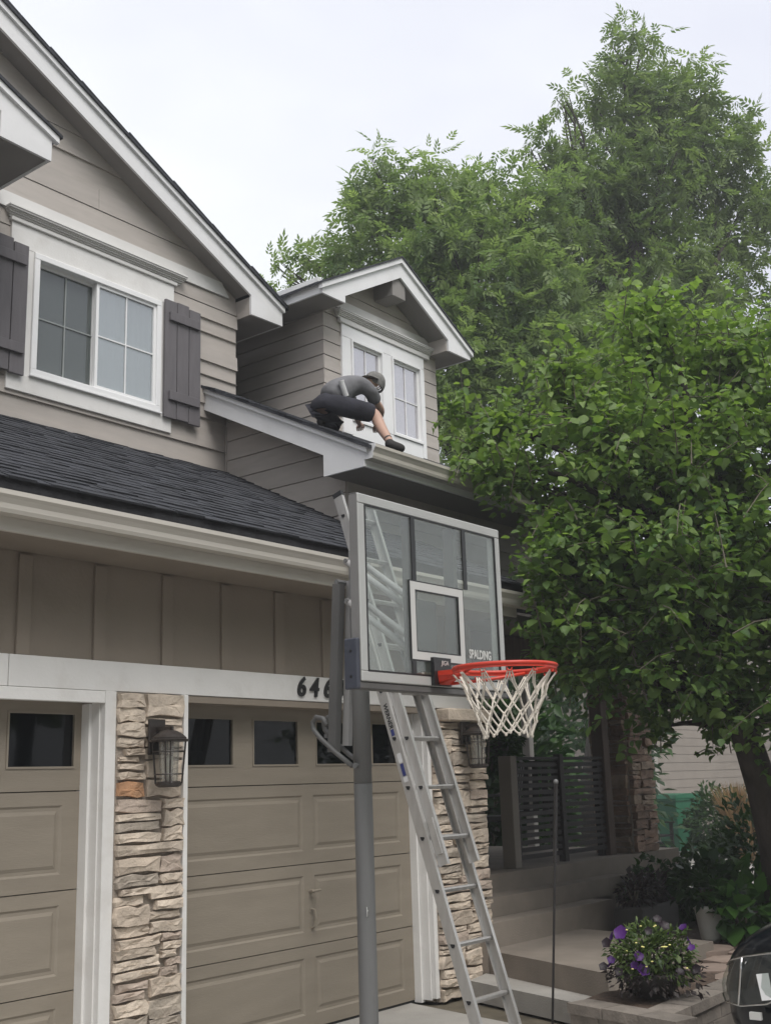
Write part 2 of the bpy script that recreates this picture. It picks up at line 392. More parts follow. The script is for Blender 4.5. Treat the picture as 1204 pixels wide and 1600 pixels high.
# porch slab and steps (cast concrete)
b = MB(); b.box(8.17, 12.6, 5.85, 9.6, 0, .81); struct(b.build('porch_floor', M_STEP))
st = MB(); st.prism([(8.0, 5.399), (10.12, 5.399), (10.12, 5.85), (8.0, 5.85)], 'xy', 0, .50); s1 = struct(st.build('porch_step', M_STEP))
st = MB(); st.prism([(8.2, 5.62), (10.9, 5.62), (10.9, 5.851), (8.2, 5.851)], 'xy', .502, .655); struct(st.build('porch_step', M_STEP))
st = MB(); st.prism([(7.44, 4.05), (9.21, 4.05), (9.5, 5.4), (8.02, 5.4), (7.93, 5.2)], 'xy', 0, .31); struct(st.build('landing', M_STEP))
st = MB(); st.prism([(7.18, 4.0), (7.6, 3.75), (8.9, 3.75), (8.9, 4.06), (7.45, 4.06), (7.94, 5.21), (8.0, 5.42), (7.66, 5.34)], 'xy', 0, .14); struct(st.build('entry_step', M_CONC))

# ------------------------------------------------------------------ HOUSE
house = thing('house', (6, 6, 0), 'taupe two storey house with garage doors, white trim and a dormer above the lower roof', 'house')

def lap_board(name, parent, m, plane, base, out, u0, u1, u0t, u1t, z0, z1):
    """one lapped board. plane 'x': runs along X at y=base, facing -Y; plane 'y': runs along Y at x=base, facing -X"""
    tb, tt = .019, .012; z1 = z1-.012
    pts = [(u0, z0, 0), (u1, z0, 0), (u1, z0, tb), (u0, z0, tb), (u0t, z1, 0), (u1t, z1, 0), (u1t, z1, tt), (u0t, z1, tt)]
    vs = [((u, base-o, z) if plane == 'x' else (base-o, u, z)) for u, z, o in pts]
    b = MB(); b.add(vs, [(0, 1, 2, 3), (7, 6, 5, 4), (3, 2, 6, 7), (0, 4, 5, 1), (0, 3, 7, 4), (1, 5, 6, 2)])
    return b.build(name, m, parent)
def lap_wall(parent, plane, base, z0, z1, exp, lo, hi, m=M_SIDING, holes=(), joints=True, phase=0):
    """lo(z), hi(z) give the wall's limits along its run"""
    z = z0; k = 0
    while z < z1-.01:
        ze = min(z+exp+.006, z1)
        spans = [(lo(z), hi(z), lo(ze), hi(ze))]
        for h in holes:
            if ze > h[2]+.01 and z < h[3]-.01:
                spans = [(lo(z), h[0], lo(ze), h[0]), (h[1], hi(z), h[1], hi(ze))]
        for a, bb, at, bt in spans:
            if bb-a < .02: continue
            bt = max(bt, at+.005)
            if joints and bb-a > 1.3 and (k*7+phase) % 3 == 0:
                c = a+(bb-a)*(.3+.4*random.random())
                if c < min(bb, bt)-.1 and c > max(a, at)+.1:
                    lap_board('siding_board', parent, m, plane, base, 1, a, c-.0015, at, c-.0015, z, ze)
                    lap_board('siding_board', parent, m, plane, base, 1, c+.0015, bb, c+.0015, bt, z, ze); k += 1; z += exp; continue
            lap_board('siding_board', parent, m, plane, base, 1, a, bb, at, bt, z, ze)
        z += exp; k += 1

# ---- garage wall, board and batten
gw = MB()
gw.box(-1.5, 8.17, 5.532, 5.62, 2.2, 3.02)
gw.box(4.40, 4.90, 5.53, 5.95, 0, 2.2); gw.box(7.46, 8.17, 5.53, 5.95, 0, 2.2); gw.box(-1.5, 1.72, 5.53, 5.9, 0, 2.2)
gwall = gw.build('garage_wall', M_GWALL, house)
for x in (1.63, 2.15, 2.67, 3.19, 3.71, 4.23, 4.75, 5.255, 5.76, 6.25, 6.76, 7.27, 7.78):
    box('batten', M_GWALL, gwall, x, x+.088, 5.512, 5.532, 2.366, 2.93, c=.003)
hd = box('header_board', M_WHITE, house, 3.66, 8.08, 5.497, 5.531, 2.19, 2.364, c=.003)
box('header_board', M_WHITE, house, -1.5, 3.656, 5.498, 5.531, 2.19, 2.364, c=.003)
me = None
for ch, x in (('6', 5.985), ('4', 6.118), ('6', 6.262), ('9', 6.405)):
    me = text_mesh(ch, .185, .006, .16, .004); me.materials.append(M_NUM)
    for v in me.vertices: v.co = Vector((v.co.x*.98, v.co.y, v.co.z))
    o = bpy.data.objects.new('number_digit', me)
    reg(o, hd, Matrix.Translation((x, 5.489, 2.281)) @ Matrix.Rotation(R(90), 4, 'X'))

# ---- door openings: casings and jambs
cs = MB()
cs.bbox(4.305, 4.385, 5.487, 5.53, 0, 2.19, .003); cs.box(4.295, 4.33, 5.531, 5.60, 0, 2.13); cs.box(4.277, 4.32, 5.601, 5.70, 0, 2.12)
cs.build('door_casing', M_WHITE, house)
cs = MB(); cs.bbox(1.70, 4.304, 5.489, 5.53, 2.118, 2.187, .003); cs.box(1.70, 4.294, 5.53, 5.68, 2.135, 2.185); cs.build('door_casing', M_WHITE, house)
cs = MB(); cs.bbox(1.62, 1.72, 5.487, 5.53, 0, 2.12, .003); cs.build('door_casing', M_WHITE, house)
cs = MB(); cs.bbox(4.893, 4.928, 5.468, 5.68, 0, 2.188, .003); cs.build('door_casing', M_WHITE, house)
cs = MB(); cs.bbox(7.432, 7.475, 5.487, 5.53, .03, 2.188, .003); cs.box(7.42, 7.455, 5.531, 5.605, .02, 2.17); cs.box(7.402, 7.445, 5.607, 5.70, .0, 2.15); cs.build('door_casing', M_WHITE, house)
cs = MB(); cs.box(4.928, 7.419, 5.505, 5.69, 2.145, 2.187); cs.build('door_casing', M_GWALL, house)

# ---- garage doors
def groove_panel(b, x0, x1, z0, z1, y):
    """embossed panel: a recessed moulding round a raised field"""
    rings = [(0, 0), (.012, .008), (.03, .008), (.05, .001)]
    R_ = [[(x0+d, y+q, z0+d), (x1-d, y+q, z0+d), (x1-d, y+q, z1-d), (x0+d, y+q, z1-d)] for d, q in rings]
    base = len(b.v); vs = [p for r in R_ for p in r]; fs = []
    for i in range(len(R_)-1):
        for k in range(4): fs.append((i*4+k, i*4+(k+1) % 4, (i+1)*4+(k+1) % 4, (i+1)*4+k))
    fs.append((12, 13, 14, 15)); b.add(vs, fs)
def door_face(b, x0, x1, z0, z1, y, cells):
    """flat front with rectangular cells left open; cells sorted, same z range"""
    ca, cb = cells[0][2], cells[0][3]
    b.add([(x0, y, z0), (x1, y, z0), (x1, y, ca), (x0, y, ca)], [(0, 1, 2, 3)])
    b.add([(x0, y, cb), (x1, y, cb), (x1, y, z1), (x0, y, z1)], [(0, 1, 2, 3)])
    xs = x0
    for c in cells:
        b.add([(xs, y, ca), (c[0], y, ca), (c[0], y, cb), (xs, y, cb)], [(0, 1, 2, 3)]); xs = c[1]
    b.add([(xs, y, ca), (x1, y, ca), (x1, y, cb), (xs, y, cb)], [(0, 1, 2, 3)])
    for (p, q) in (((x0, z0), (x1, z0)), ((x1, z0), (x1, z1)), ((x1, z1), (x0, z1)), ((x0, z1), (x0, z0))):
        b.add([(p[0], y, p[1]), (q[0], y, q[1]), (q[0], y+.04, q[1]), (p[0], y+.04, p[1])], [(0, 1, 2, 3)])
def garage_door(x0, x1, panes, split, handle):
    d = part_empty('garage_door', house, ((x0+x1)/2, YDOOR, 0))
    zs = [.015, .545, 1.083, 1.627, 2.16]
    for i in range(4):
        b = MB(); z0, z1 = zs[i]+.003, zs[i+1]-.003
        if i < 3:
            cells = [(x0+.13, split-.055, z0+.085, z1-.075), (split+.055, x1-.13, z0+.085, z1-.075)]
            door_face(b, x0, x1, z0, z1, YDOOR, cells)
            for c in cells: groove_panel(b, *c, YDOOR)
        else:
            cells = [(a, bb, 1.765, 2.06) for a, bb in panes]
            door_face(b, x0, x1, z0, z1, YDOOR, cells)
            for c in cells:
                for (p, q) in (((c[0], c[2]), (c[1], c[2])), ((c[1], c[2]), (c[1], c[3])), ((c[1], c[3]), (c[0], c[3])), ((c[0], c[3]), (c[0], c[2]))):
                    b.add([(p[0], YDOOR, p[1]), (q[0], YDOOR, q[1]), (q[0], YDOOR+.03, q[1]), (p[0], YDOOR+.03, p[1])], [(0, 1, 2, 3)])
        b.build('door_section', M_DOOR, d, fix=False)
    for a, bb in panes:
        box('door_pane', M_PANEDK, d, a, bb, YDOOR+.012, YDOOR+.018, 1.765, 2.06)
        f = MB(); w = .012
        f.box(a-w, bb+w, YDOOR-.006, YDOOR+.004, 1.765-w, 1.765); f.box(a-w, bb+w, YDOOR-.006, YDOOR+.004, 2.06, 2.06+w)
        f.box(a-w, a, YDOOR-.006, YDOOR+.004, 1.765, 2.06); f.box(bb, bb+w, YDOOR-.006, YDOOR+.004, 1.765, 2.06)
        f.build('pane_frame', M_DOOR, d)
    box('bottom_seal', M_RUBBER, d, x0, x1, YDOOR+.005, YDOOR+.035, 0.001, .014)
    if handle:
        h = MB(); hx, hz = handle
        h.tube([(hx, YDOOR, hz), (hx, YDOOR-.045, hz)], .014, 10); h.tube([(hx-.03, YDOOR-.045, hz), (hx+.055, YDOOR-.05, hz+.004)], .009, 8)
        h.build('lock_handle', M_DOOR, d)
        h = MB(); h.tube([(hx+.012, YDOOR, hz-.12), (hx+.012, YDOOR-.035, hz-.125), (hx+.014, YDOOR-.04, hz-.18), (hx+.012, YDOOR-.03, hz-.235), (hx+.012, YDOOR, hz-.25)], .009, 8)
        h.box(hx-.006, hx+.03, YDOOR-.004, YDOOR, hz-.145, hz-.105); h.build('lift_handle', M_DOOR, d)
    rm = MB(); rm.box(x0, x1, YDOOR+.05, YDOOR+.06, 0, 2.18); rm.build('door_back', M_DARKROOM, d)
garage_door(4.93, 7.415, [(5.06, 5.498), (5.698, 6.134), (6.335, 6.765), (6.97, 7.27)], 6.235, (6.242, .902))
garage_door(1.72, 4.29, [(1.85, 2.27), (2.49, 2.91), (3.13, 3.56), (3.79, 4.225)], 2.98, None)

# ---- stone piers
def rough_stone(name, parent, m, x0, x1, z0, z1, ywall, depth, plane='x'):
    """irregular ledge stone: jittered outline, rounded shoulder, uneven face"""
    w, h = x1-x0, z1-z0; j = min(.014, h*.16); n = []
    r = lambda a: random.uniform(-a, a)
    tilt = r(.06)*w
    out = [(x0+r(j), z0+r(j*.7)), (x0+w*.33, z0+r(j)), (x0+w*.7, z0+r(j)), (x1+r(j), z0+tilt*.3+r(j*.7)), (x1+r(j), z0+h*.5), (x1+r(j), z1+tilt*.3+r(j*.7)),
           (x0+w*.68, z1+r(j)), (x0+w*.34, z1+r(j)), (x0+r(j), z1+r(j*.7)), (x0+r(j), z0+h*.5)]
    cx, cz = (x0+x1)/2, (z0+z1)/2; N = len(out)
    def ring(k, d, jit): return [(cx+(a-cx)*k+r(jit), ywall-d+r(.006), cz+(c-cz)*(1-(1-k)*min(2.5, w/max(h, .01)*.8))+r(jit*.5)) for a, c in out]
    vs = [(a, ywall, c) for a, c in out]+ring(1.0, depth*.80, .002)+ring(.965, depth*.985, .003)+ring(.55, depth+r(.004), .008)+[(cx, ywall-depth+r(.005), cz)]
    if plane == 'y': vs = [(y, x, z) for x, y, z in vs]
    fs = []
    for i in range(3):
        for k in range(N): fs.append((i*N+k, i*N+(k+1) % N, (i+1)*N+(k+1) % N, (i+1)*N+k))
    for k in range(N): fs.append((3*N+k, 3*N+(k+1) % N, 4*N))
    b = MB(); b.add(vs, fs)
    return b.build(name, m, parent)
def stone_face(parent, x0, x1, z0, z1, ywall, plane='x', mats=None, dmin=.018, dmax=.042, rust_at=None, seed=1):
    rs = random.getstate(); random.seed(seed)
    W = x1-x0; pool = mats or M_STONES
    def one(a, c, za, zb):
        nonlocal rust_at
        m = pool[0] if random.random() < .4 else random.choice(pool[:4] if len(pool) > 4 else pool)
        if rust_at and rust_at[0] < (za+zb)/2 < rust_at[1] and a < x0+.05: m = M_STONES[4]; rust_at = None
        g = random.uniform(.004, .010)
        a2, c2 = a+g*random.uniform(.5, 2.0), c-g*random.uniform(.5, 2.0)
        if zb-za > .075 and random.random() < .25:          # two thin ledges instead of one block
            zm = (za+zb)/2+random.uniform(-.008, .008)
            rough_stone('stone', parent, m, a2, c2-random.uniform(0, .05), za+g, zm-.003, ywall, random.uniform(dmin, dmax), plane)
            rough_stone('stone', parent, m, a2+random.uniform(0, .05), c2, zm+.004, zb-g*.6, ywall, random.uniform(dmin, dmax), plane)
        else: rough_stone('stone', parent, m, a2, c2, za+g, zb-g*.6, ywall, random.uniform(dmin, dmax), plane)
    def column(a, c, za, zb):
        z = za
        while z < zb-.01:
            h = random.choice([.05, .06, .075, .085, .095, .11])
            if zb-z-h < .045: h = zb-z
            if h > .135: h = (zb-z)/2
            one(a, c, z, z+h); z += h
    z = z0
    while z < z1-.03:
        H_ = random.uniform(.15, .34)
        if z1-(z+H_) < .12: H_ = z1-z
        if random.random() < .14: one(x0, x1, z, z+min(.075, H_)); z += min(.075, H_); continue
        cuts = [random.uniform(.3, .7)] if W < .6 else ([random.uniform(.3, .42), random.uniform(.6, .72)] if random.random() < .6 else [random.uniform(.4, .6)])
        xs2 = [x0]+[x0+W*q for q in cuts]+[x1]
        for i in range(len(xs2)-1): column(xs2[i], xs2[i+1], z, z+H_)
        z += H_
    random.setstate(rs)
pier = box('stone_pier', M_MORTAR, house, 4.387, 4.892, 5.49, 5.529, 0, 2.186)
stone_face(pier, 4.389, 4.89, 0, 2.18, 5.49, rust_at=(1.55, 1.72), seed=5)
pier2 = box('stone_pier', M_MORTAR, house, 7.477, 8.168, 5.49, 5.529, 0, 2.09)
stone_face(pier2, 7.48, 8.19, 0.0, 2.08, 5.49, rust_at=None, seed=23, dmin=.03, dmax=.06)
cp = MB(); cp.bbox(7.60, 8.22, 5.38, 5.528, 2.082, 2.185, .012); cp.build('cap_stone', M_STONES[0], house)

# ---- garage roof, eave, gutter
rf = MB(); rf.prism([(5.03, zg(5.03)-.012), (YW, zg(YW)-.012), (YW, zg(YW)-.16), (5.03, zg(5.03)-.10)], 'yz', -1.5, XS)
groof = rf.build('garage_roof', M_ROOF, house)
rf = MB(); rf.prism([(5.03, zg(5.03)-.012), (YF, zg(YF)-.012), (YF, zg(YF)-.16), (5.03, zg(5.03)-.10)], 'yz', XS+.002, 8.25)
rf.build('garage_roof', M_ROOF, house)
nrm = Vector((0, -SL, 1)).normalized(); slope = Vector((0, 1, SL)).normalized()
sv, sf, stint = [], [], []
def tab(x0, x1, s0, s1, lift0, lift1):
    b = len(sv)
    o = Vector((0, 5.02, zg(5.02)-.012))
    for (x, s, l) in ((x0, s0, 0), (x1, s0, 0), (x0, s0, lift0), (x1, s0, lift0), (x0, s1, lift1), (x1, s1, lift1)):
        p = o+slope*s+nrm*l; sv.append((x, p.y, p.z))
    for q in ((0, 1, 3, 2), (2, 3, 5, 4), (0, 2, 4, 4), (1, 5, 3, 3)): sf.append(tuple(b+i for i in q))
L_ = math.hypot(YW-5.02, SL*(YW-5.02)); crs = .118
ncrs = int(L_/crs)+1
for i in range(ncrs):
    s0 = i*crs-.012; x = -1.5+random.uniform(-.2, 0)
    while x < (XS if s0 > (YF-5.02)/slope.y else 8.28):
        w = random.choice([.09, .13, .17, .22, .28]); xe = min(x+w, XS if s0 > (YF-5.02)/slope.y else 8.28)
        thick = random.choice([.008, .009, .012, .015]); dz = random.uniform(-.006, .006)
        tab(x+.002, xe-.002, s0+dz, min(s0+crs*1.3, L_), thick, .003); x = xe
shb = MB(); shb.v = sv; shb.f = [tuple(dict.fromkeys(q)) for q in sf]
sh = shb.build('shingle_courses', M_SHINGLE, groof, fix=False); sh['kind'] = 'stuff'
def k_gutter(name, x0, x1, yf, zt, parent, m=M_GUTTER, h=.11, w=.115):
    """K-style gutter: flat back, ogee front, rolled lip; yf is the lip"""
    o = [(yf+w, zt+.012), (yf+w, zt-h), (yf+.036, zt-h), (yf+.028, zt-h*.82), (yf+.026, zt-h*.58), (yf+.012, zt-h*.36), (yf, zt-h*.22), (yf, zt), (yf+.012, zt+.004)]
    i = [(yf+.012, zt-.008), (yf+.006, zt-.006), (yf+.006, zt-h*.2), (yf+.018, zt-h*.34), (yf+.032, zt-h*.56), (yf+.034, zt-h*.8), (yf+.04, zt-h+.004), (yf+w-.004, zt-h+.004), (yf+w-.004, zt+.012)]
    b = MB(); b.prism(o+i, 'yz', x0, x1)
    g = b.build(name, m, parent)
    return g, o
g1, prof = k_gutter('gutter', -1.5, 8.36, 4.955, 3.114, house)
b = MB(); b.prism(prof, 'yz', 8.361, 8.367); b.build('gutter_end_cap', M_GUTTER, g1)
box('fascia_board', M_GUTTER, house, -1.5, 8.2, 5.072, 5.096, 2.93, 3.19, c=.003)
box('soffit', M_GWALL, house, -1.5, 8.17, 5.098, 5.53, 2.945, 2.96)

# ---- gable wall with the big window
SLG = .4925
def zr(x): return 6.277+SLG*(7.868-x)              # top of the rake
WX0, WX1, WZ0, WZ1 = 5.103, 6.445, 4.878, 5.932    # window opening
gb = MB()
zt = lambda x: zr(x)-.18
gb.prism([(1.5, 3.6), (WX0, 3.6), (WX0, zt(WX0)), (1.5, zt(1.5))], 'xz', YW+.001, YW+.12)
gb.prism([(WX1, 3.6), (7.42, 3.6), (7.42, zt(7.42)), (WX1, zt(WX1))], 'xz', YW+.001, YW+.12)
gb.prism([(WX0, 3.6), (WX1, 3.6), (WX1, WZ0), (WX0, WZ0)], 'xz', YW+.001, YW+.12)
gb.prism([(WX0, WZ1), (WX1, WZ1), (WX1, zt(WX1)), (WX0, zt(WX0))], 'xz', YW+.001, YW+.12)
gb.box(7.33, 7.42, YW+.121, 9.6, 3.6, 6.07)
gable = gb.build('gable_wall', M_SIDING, house)
hole = (WX0-.02, WX1+.02, WZ0, WZ1)
lap_wall(gable, 'x', YW, 4.40, 6.30, .1416, lambda z: 3.3, lambda z: 7.425 if z > 4.95 else XS+.0, holes=[hole])
lap_wall(gable, 'x', YW, 6.375, 7.9, .205, lambda z: 3.3, lambda z: min(7.425, 7.868-(z+.2-6.277)/SLG+.06), joints=True, phase=2)
box('corner_bead', M_SIDING, gable, XS-.025, XS-.001, YW-.03, YW-.018, 4.45, 4.93)
fr = MB(); fr.prism([(3.0, 6.245), (7.3, 6.245), (7.2, 6.378), (3.0, 6.378)], 'xz', YW-.034, YW-.003); fr.build('frieze_board', M_CROWN, gable)

def crown(name, parent, x0, x1, y, z0, z1, depth=.10):
    """stepped crown moulding with returned ends"""
    h = z1-z0; b = MB()
    for i, (k0, k1, d) in enumerate(((0, .2, .30), (.2, .36, .46), (.36, .52, .62), (.52, .66, .74), (.66, .84, .92), (.84, 1, 1.0))):
        e = depth*d; b.prism([(x0-e*.55, y-e), (x1+e*.55, y-e), (x1+e*.55, y), (x0-e*.55, y)], 'xy', z0+h*k0, z0+h*k1-.0008)
    return b.build(name, M_CROWN, parent)
def window_unit(parent, x0, x1, z0, z1, y, pane_m, split=None, muntin=True, back=None):
    """one sash: frame, glass, two-by-two muntins"""
    w = .028; f = MB()
    f.box(x0, x1, y, y+.035, z0, z0+w); f.box(x0, x1, y, y+.035, z1-w, z1); f.box(x0, x0+w, y, y+.035, z0+w, z1-w); f.box(x1-w, x1, y, y+.035, z0+w, z1-w)
    f.build('sash', M_VINYL, parent)
    cx, cz = (x0+x1)/2, (z0+z1)/2
    for a, c in ((x0+w, cx), (cx, x1-w)):
        for d, e in ((z0+w, cz), (cz, z1-w)):
            box('pane', pane_m, parent, a+.001, c-.001, y+.016, y+.020, d+.001, e-.001)
    mw_ = .0055; m = MB(); m.box(cx-mw_, cx+mw_, y+.006, y+.014, z0+w, z1-w); m.box(x0+w, cx-mw_, y+.006, y+.014, cz-mw_, cz+mw_); m.box(cx+mw_, x1-w, y+.006, y+.014, cz-mw_, cz+mw_)
    m.build('muntin', M_GRID if split else M_VINYL, parent)
win = part_empty('slider_window', house, (5.77, YW, 4.88))
f = MB(); fw = .052; y0 = YW-.055; y1 = YW+.06
f.bbox(WX0, WX1, y0, y1, WZ0, WZ0+fw, .004); f.bbox(WX0, WX1, y0, y1, WZ1-fw, WZ1, .004)
f.bbox(WX0, WX0+fw, y0+.001, y1, WZ0+fw, WZ1-fw, .003); f.bbox(WX1-fw, WX1, y0+.001, y1, WZ0+fw, WZ1-fw, .003)
f.build('window_frame', M_VINYL, win)
xm = 5.765
window_unit(win, xm-.03, WX1-fw, WZ0+fw, WZ1-fw, YW-.035, M_PANE)
window_unit(win, WX0+fw, xm-.002, WZ0+fw, WZ1-fw, YW+.012, M_PANESCR, split=True)
box('insect_screen', M_SCREEN, win, WX0+fw+.02, xm-.03, YW+.052, YW+.054, WZ0+fw+.02, WZ1-fw-.02)
cu = MB(); xs_ = np.linspace(WX0, WX1, 90)
cu.add([(x, YW+.075+.012*math.sin(x*43)+.006*math.sin(x*97), z) for x in xs_ for z in (WZ0, WZ1)], [(2*i, 2*i+2, 2*i+3, 2*i+1) for i in range(89)])
cu.build('curtain', M_CURTAIN, win, smooth=True, fix=False)
rm = MB(); rm.box(WX0-.02, WX1+.02, YW+.122, YW+.9, WZ0-.02, WZ1+.02); rm.f = [q for q in rm.f if q != (0, 1, 5, 4)]; rm.build('room', M_DARKROOM, win, fix=False)
box('head_trim', M_WHITE, win, 4.885, 6.60, YW-.036, YW-.002, 5.936, 6.137, c=.003)
box('side_trim', M_WHITE, win, 6.447, 6.58, YW-.034, YW-.002, 4.86, 5.935)
box('side_trim', M_WHITE, win, 4.905, 5.101, YW-.034, YW-.002, 4.86, 5.935)
box('sill_board', M_WHITE, win, 4.893, 6.582, YW-.038, YW-.002, 4.716, 4.862, c=.003)
box('sill', M_VINYL, win, WX0-.01, WX1+.01, YW-.065, YW-.03, 4.860, 4.877, c=.003)
box('head_drip', M_CROWN, win, 4.868, 6.625, YW-.056, YW-.002, 6.138, 6.172, c=.004)
crown('crown_moulding', win, 4.875, 6.66, YW-.002, 6.173, 6.252)

def shutter(x0, x1, z0, z1):
    s = part_empty('shutter', house, ((x0+x1)/2, YW-.05, z0)); w = (x1-x0)/3
    for i in range(3):
        dz = (.0, .006, -.004)[i]
        box('shutter_board', M_SHUTTER, s, x0+i*w+.004, x0+(i+1)*w-.004, YW-.078, YW-.052, z0+dz, z1+dz-(.0, .0, .012)[i], c=.003)
    for za in (z0+.165, z1-.2):
        box('shutter_batten', M_SHUTTER, s, x0+.045, x1-.03, YW-.104, YW-.079, za, za+.085, c=.003)
shutter(6.463, 6.897, 4.84, 5.962)
shutter(4.60, 5.03, 4.84, 5.962)

# ---- gable roof: rake boards, soffit, roof slab
YR = 7.372
rk = MB(); top = lambda x: zr(x)-.065; bot = lambda x: zr(x)-.235
rk.prism([(1.5, bot(1.5)), (7.417, bot(7.417)), (7.417, 6.066), (7.83, 6.072), (7.83, top(7.83)), (1.5, top(1.5))], 'xz', YR+.012, YR+.036)
rake = rk.build('rake_board', M_FASCIA, house)
rk = MB(); rk.prism([(1.5, zr(1.5)-.066), (7.868, zr(7.868)-.066), (7.868, zr(7.868)-.016), (1.5, zr(1.5)-.016)], 'xz', YR-.014, YR+.034); rk.build('rake_mould', M_FASCIA, house)
rk = MB(); rk.prism([(1.5, zr(1.5)-.016), (7.90, zr(7.90)-.016), (7.90, zr(7.90)+.012), (1.5, zr(1.5)+.012)], 'xz', YR-.032, 12.0); rk.build('gable_roof', M_SHINGLE, house)
x = 7.9
nb = MB()
while x > 2:
    w = random.uniform(.2, .34); e = random.uniform(0, .014)
    nb.prism([(x-w+.004, zr(x-w)+.0125), (x, zr(x)+.0125), (x, zr(x)+.0135+e), (x-w+.004, zr(x-w)+.022+e)], 'xz', YR-.034, YR+.4); x -= w
nb.build('rake_shingles', M_SHINGLE, house)
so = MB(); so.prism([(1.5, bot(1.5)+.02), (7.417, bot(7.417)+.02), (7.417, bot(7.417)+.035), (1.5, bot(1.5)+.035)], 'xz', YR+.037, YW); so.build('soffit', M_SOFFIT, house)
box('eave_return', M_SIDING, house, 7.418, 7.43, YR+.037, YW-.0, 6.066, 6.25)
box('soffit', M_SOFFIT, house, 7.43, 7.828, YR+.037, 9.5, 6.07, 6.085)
box('fascia_board', M_FASCIA, house, 7.83, 7.852, YR+.012, 9.5, 6.07, 6.23)
rk = MB(); rk.prism([(1.5, zr(1.5)+.012), (-4, zr(1.5)+.012-5.5*SLG), (-4, zr(1.5)-.1-5.5*SLG), (1.5, zr(1.5)-.1)], 'xz', YR-.03, 12.0); rk.build('gable_roof', M_SHINGLE, house)

# ---- small front gable at the far left
YQ = 6.70
zq = lambda x: 6.452+.44*(4.677-x)
rk = MB(); rk.prism([(2.6, zq(2.6)-.215), (4.195, zq(4.195)-.228), (4.195, 6.236), (4.632, 6.222), (4.632, zq(4.632)-.07), (2.6, zq(2.6)-.07)], 'xz', YQ, YQ+.024); rk.build('rake_board', M_FASCIA, house)
rk = MB(); rk.prism([(2.6, zq(2.6)-.071), (4.68, zq(4.68)-.071), (4.68, zq(4.68)-.018), (2.6, zq(2.6)-.018)], 'xz', YQ-.026, YQ+.02); rk.build('rake_mould', M_FASCIA, house)
rk = MB(); rk.prism([(2.6, zq(2.6)-.018), (4.70, zq(4.70)-.018), (4.70, zq(4.70)+.006), (2.6, zq(2.6)+.03)], 'xz', YQ-.04, YW+.2); rk.build('gable_roof', M_SHINGLE, house)
box('soffit', M_SOFFIT, house, 2.6, 4.628, YQ+.026, YW-.03, 6.228, 6.24)
box('fascia_board', M_FASCIA, house, 4.605, 4.632, YQ+.025, YW-.04, 6.224, 6.38)
so = MB(); so.box(2.4, 3.9, YQ+.3, YW, 3.9, 6.23); so.build('bay_wall', M_SIDING, house)

# ---- right wing: side wall, upper roof, front wall
sw = MB(); sw.prism([(YF, zg(YF)-.3), (YW, 3.6), (YW, zu(YW)-.2), (YF, zu(YF)-.2)], 'yz', XS+.001, XS+.1)
swall = sw.build('side_wall', M_SIDING, house)
lap_wall(swall, 'y', XS, 3.66, 5.05, .188, lambda z: max(YF, min(YW-.03, 5.66+(z+.04-4.24)/SL)), lambda z: YW-.02, joints=False)
fw_ = MB(); fw_.box(XS+.1, 10.6, YF+.001, YF+.1, 3.3, 4.2); fwall = fw_.build('front_wall', M_SIDING, house)
lap_wall(fwall, 'x', YF, 3.66, 4.16, .188, lambda z: XS, lambda z: 10.6, joints=False)
XR = 7.009
rk = MB(); tb_ = lambda y: zu(y)-.055; bb_ = lambda y: zu(y)-.222
rk.prism([(5.735, 4.128), (6.14, 4.124), (6.14, bb_(6.14)), (YW, bb_(YW)), (YW, tb_(YW)), (5.70, tb_(5.70)), (5.70, 4.128)], 'yz', XR, XR+.024); rk.build('rake_board', M_FASCIA, house)
rk = MB(); rk.prism([(5.655, zu(5.655)-.056), (YW, zu(YW)-.056), (YW, zu(YW)-.012), (5.655, zu(5.655)-.012)], 'yz', XR-.022, XR+.02); rk.build('rake_mould', M_FASCIA, house)
rk = MB(); rk.prism([(5.62, zu(5.62)-.012), (9.4, zu(9.4)-.012), (9.4, zu(9.4)+.014), (5.62, zu(5.62)+.014)], 'yz', 7.421, 11.0); rk.build('upper_roof', M_SHINGLE, house)
rk = MB(); rk.prism([(5.62, zu(5.62)-.012), (YW, zu(YW)-.012), (YW, zu(YW)+.014), (5.62, zu(5.62)+.014)], 'yz', XR-.04, 7.42); rk.build('upper_roof', M_SHINGLE, house)
y = 5.62; nb = MB()
while y < YW-.1:
    w = random.uniform(.12, .2); e = random.uniform(.004, .018)
    nb.prism([(y, zu(y)+.0145), (y+w-.004, zu(y+w)+.0145), (y+w-.004, zu(y+w)+.0165), (y, zu(y)+.016+e)], 'yz', XR-.05+random.uniform(0, .014), XR+.3); y += w
nb.build('rake_shingles', M_SHINGLE, house)
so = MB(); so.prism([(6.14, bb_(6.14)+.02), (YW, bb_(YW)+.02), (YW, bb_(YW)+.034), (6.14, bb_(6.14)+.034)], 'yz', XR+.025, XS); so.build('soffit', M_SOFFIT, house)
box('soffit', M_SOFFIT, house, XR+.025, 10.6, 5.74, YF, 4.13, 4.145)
box('eave_return', M_SIDING, house, XR+.025, XS, 6.128, 6.14, 4.146, 4.40)
box('fascia_board', M_FASCIA, house, XR+.026, 10.6, 5.702, 5.726, 4.128, 4.285, c=.003)
g2, prof = k_gutter('gutter', XR+.012, 10.55, 5.585, 4.300, house, h=.115, w=.115)
b = MB(); b.prism(prof, 'yz', XR+.004, XR+.011); b.build('gutter_end_cap', M_FASCIA, g2)

